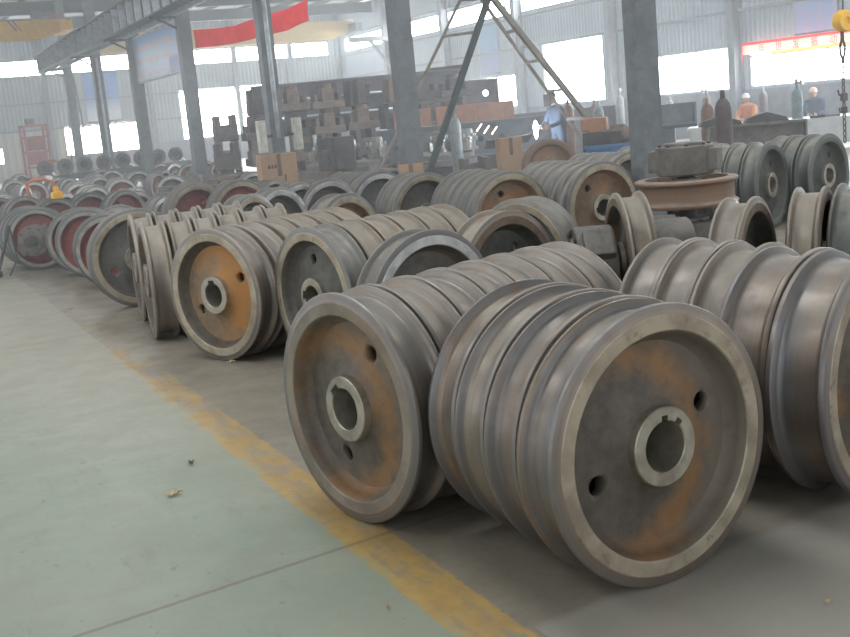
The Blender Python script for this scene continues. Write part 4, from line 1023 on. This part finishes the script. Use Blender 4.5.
# welding arc, work piece and sparks
M['arc'] = emission('welding_arc_light', (.72, .86, 1.0), 170.0)
M['spark'] = emission('hot_spark', (1.0, .62, .35), 9.0)
g = thing('welding_torch', 'welding torch with a blue white arc in the welder\'s hands', 'torch', (12.0, 20.2, 1.03))
b = MB(); b.tube([(.22, .02, .0), (.1, .0, .02), (.02, 0, -.04)], .02, 8); b.build('handle', M['cast_dark'], g)
b = MB(); b.lathe([(-.2, 0), (-.16, .02), (-.05, .04), (.05, .045), (.12, .03), (.16, 0)], 12, 'z', (.0, 0, -.02)); b.build('arc', M['arc'], g)
g = thing('weld_bench', 'small dark bench with raised trough where the sparks fly', 'bench', (11.3, 20.1, 0), (0, 0, -.3))
b = MB(); b.add([(-.45, -.2, .72), (.35, -.2, .78), (.5, -.2, .98), (.4, -.2, .92), (-.4, -.2, .88), (-.45, .2, .72), (.35, .2, .78), (.5, .2, .98), (.4, .2, .92), (-.4, .2, .88)],
                [(0, 1, 2, 3, 4), (9, 8, 7, 6, 5), (0, 5, 6, 1), (1, 6, 7, 2), (2, 7, 8, 3), (3, 8, 9, 4), (4, 9, 5, 0)]); b.build('trough', M['cast_dark'], g)
b = MB(); b.box((0, 0, .37), (.1, .1, .74)); b.box((0, 0, .02), (.5, .4, .04)); b.build('leg', M['cast_dark'], g)
sp = [(10.62, 20.1, 1.08), (10.78, 20.1, 1.03), (10.95, 20.1, 1.0), (11.15, 20.0, .6), (11.4, 20.0, .62), (11.62, 20.05, .78), (11.75, 20.0, .55), (12.2, 20.0, .6)]
spo = MB()
for (x, y, z) in sp: spo.bar((x, y, z), (x + .12, y, z + .13), .012, .012)
tag(spo.build('weld_sparks', M['spark']), 'glowing orange weld sparks falling around the bench', 'sparks', None, 'stuff')

# ================================================================ small things on and near the floor
M['leaf'] = painted('dry_leaf', (206, 186, 152), (184, 160, 124), .8, 0, 30, amount=.1)
def leaf(x, y, s, label, rz, name='dry_leaf'):
    b = MB(); pts = []
    n_ = 14
    for k in range(n_):
        a = 2 * PI * k / n_; r = s * (1.0 if k % 2 else .62) * (1.2 if abs(math.cos(a)) > .7 else .8); pts.append((r * math.cos(a), r * math.sin(a) * .7, .006 + .012 * abs(math.sin(a * 1.5))))
    b.add([(0, 0, .004)] + pts, [(0, 1 + k, 1 + (k + 1) % n_) for k in range(n_)], 0, False)
    o = b.build(name, M['leaf'], None, (x, y, 0), (0, 0, rz)); md = o.modifiers.new('t', 'SOLIDIFY'); md.thickness = .002; md.offset = 1
    tag(o, label, 'leaf', 'dry leaves on the floor'); return o
leaf(.99, 5.06, .042, 'pale dry leaf on the green floor, larger and nearer', .4)
o = leaf(1.18, 5.49, .03, 'small dark curled leaf just behind the pale leaf', 1.2); o.data.materials[0] = M['cast_brown']
leaf(2.02, 7.72, .035, 'crumpled leaf at the foot of the orange wheel', .2)
leaf(2.42, 2.55, .012, 'tiny tan scrap on the concrete near the bottom right', .2)
leaf(1.3, 3.35, .014, 'tiny pale scrap on the yellow line near the bottom', .9)
leaf(1.52, 11.6, .035, 'white scrap on the concrete aisle at left', .2)
# black handle tool at the left edge
g = thing('pallet_jack_handle', 'black angled handle tool lying at the left picture edge', 'tool', (1.2, 15.45, 0), (0, 0, .3))
b = MB(); b.tube([(-.12, 0, .06), (.05, 0, .1), (.3, .1, .62)], .022, 8); b.build('handle', M['cast_dark'], g)
b = MB(); b.box((-.2, 0, .05), (.5, .2, .08), bev=.02); b.box((-.3, 0, .22), (.12, .16, .34), bev=.02); b.build('foot', M['cast_dark'], g)
b = MB(); b.tube([(.3, .1, .62), (.33, .14, .5), (.3, .0, .2), (.1, -.2, .03)], .012, 6); b.build('cable', M['cast_dark'], g)
# yellow casting on a wheel, orange part further back
o = MB().box((0, 0, .05), (.16, .1, .1), bev=.02).lathe([(0, .04), (.09, .04)], 10, 'z', (0, 0, .09)).build('yellow_casting', M['yellow'], None, (2.40, 17.9, .79), (0, 0, .3)); tag(o, 'small yellow casting perched on a wheel in the left field', 'casting')
for k, (x, y, z, lb) in enumerate([(3.3, 27.0, .78, 'orange pipe bracket resting over the far left wheels'), (5.3, 40.0, 1.0, 'orange cover behind the row of bored sleeves')]):
    b = MB(); b.tube([(-.3, 0, -z + .01), (-.28, 0, 0), (-.12, 0, .06), (.12, 0, .05), (.28, 0, -.03), (.3, 0, -z + .01)], .04, 8); tag(b.build('pipe_bracket', M['orange'], None, (x, y, z), (0, 0, -.2)), lb, 'bracket')
# ================================================================ haze in the hall air
hz = MB(); hz.box((11.2, 32.0, 3.4), (22.3, 49.5, 6.7));
m = bpy.data.materials.new('hall_haze'); m.use_nodes = True; nt = m.node_tree
for n_ in list(nt.nodes): nt.nodes.remove(n_)
vsn = nt.nodes.new('ShaderNodeVolumeScatter'); vsn.inputs['Color'].default_value = (.9, .95, 1.0, 1); vsn.inputs['Density'].default_value = HAZE_DENSITY; vsn.inputs['Anisotropy'].default_value = .35
oo = nt.nodes.new('ShaderNodeOutputMaterial'); nt.links.new(vsn.outputs[0], oo.inputs['Volume'])
ho = hz.build('haze', m); tag(ho, 'thin bluish welding haze filling the back of the hall', 'haze', None, 'stuff')
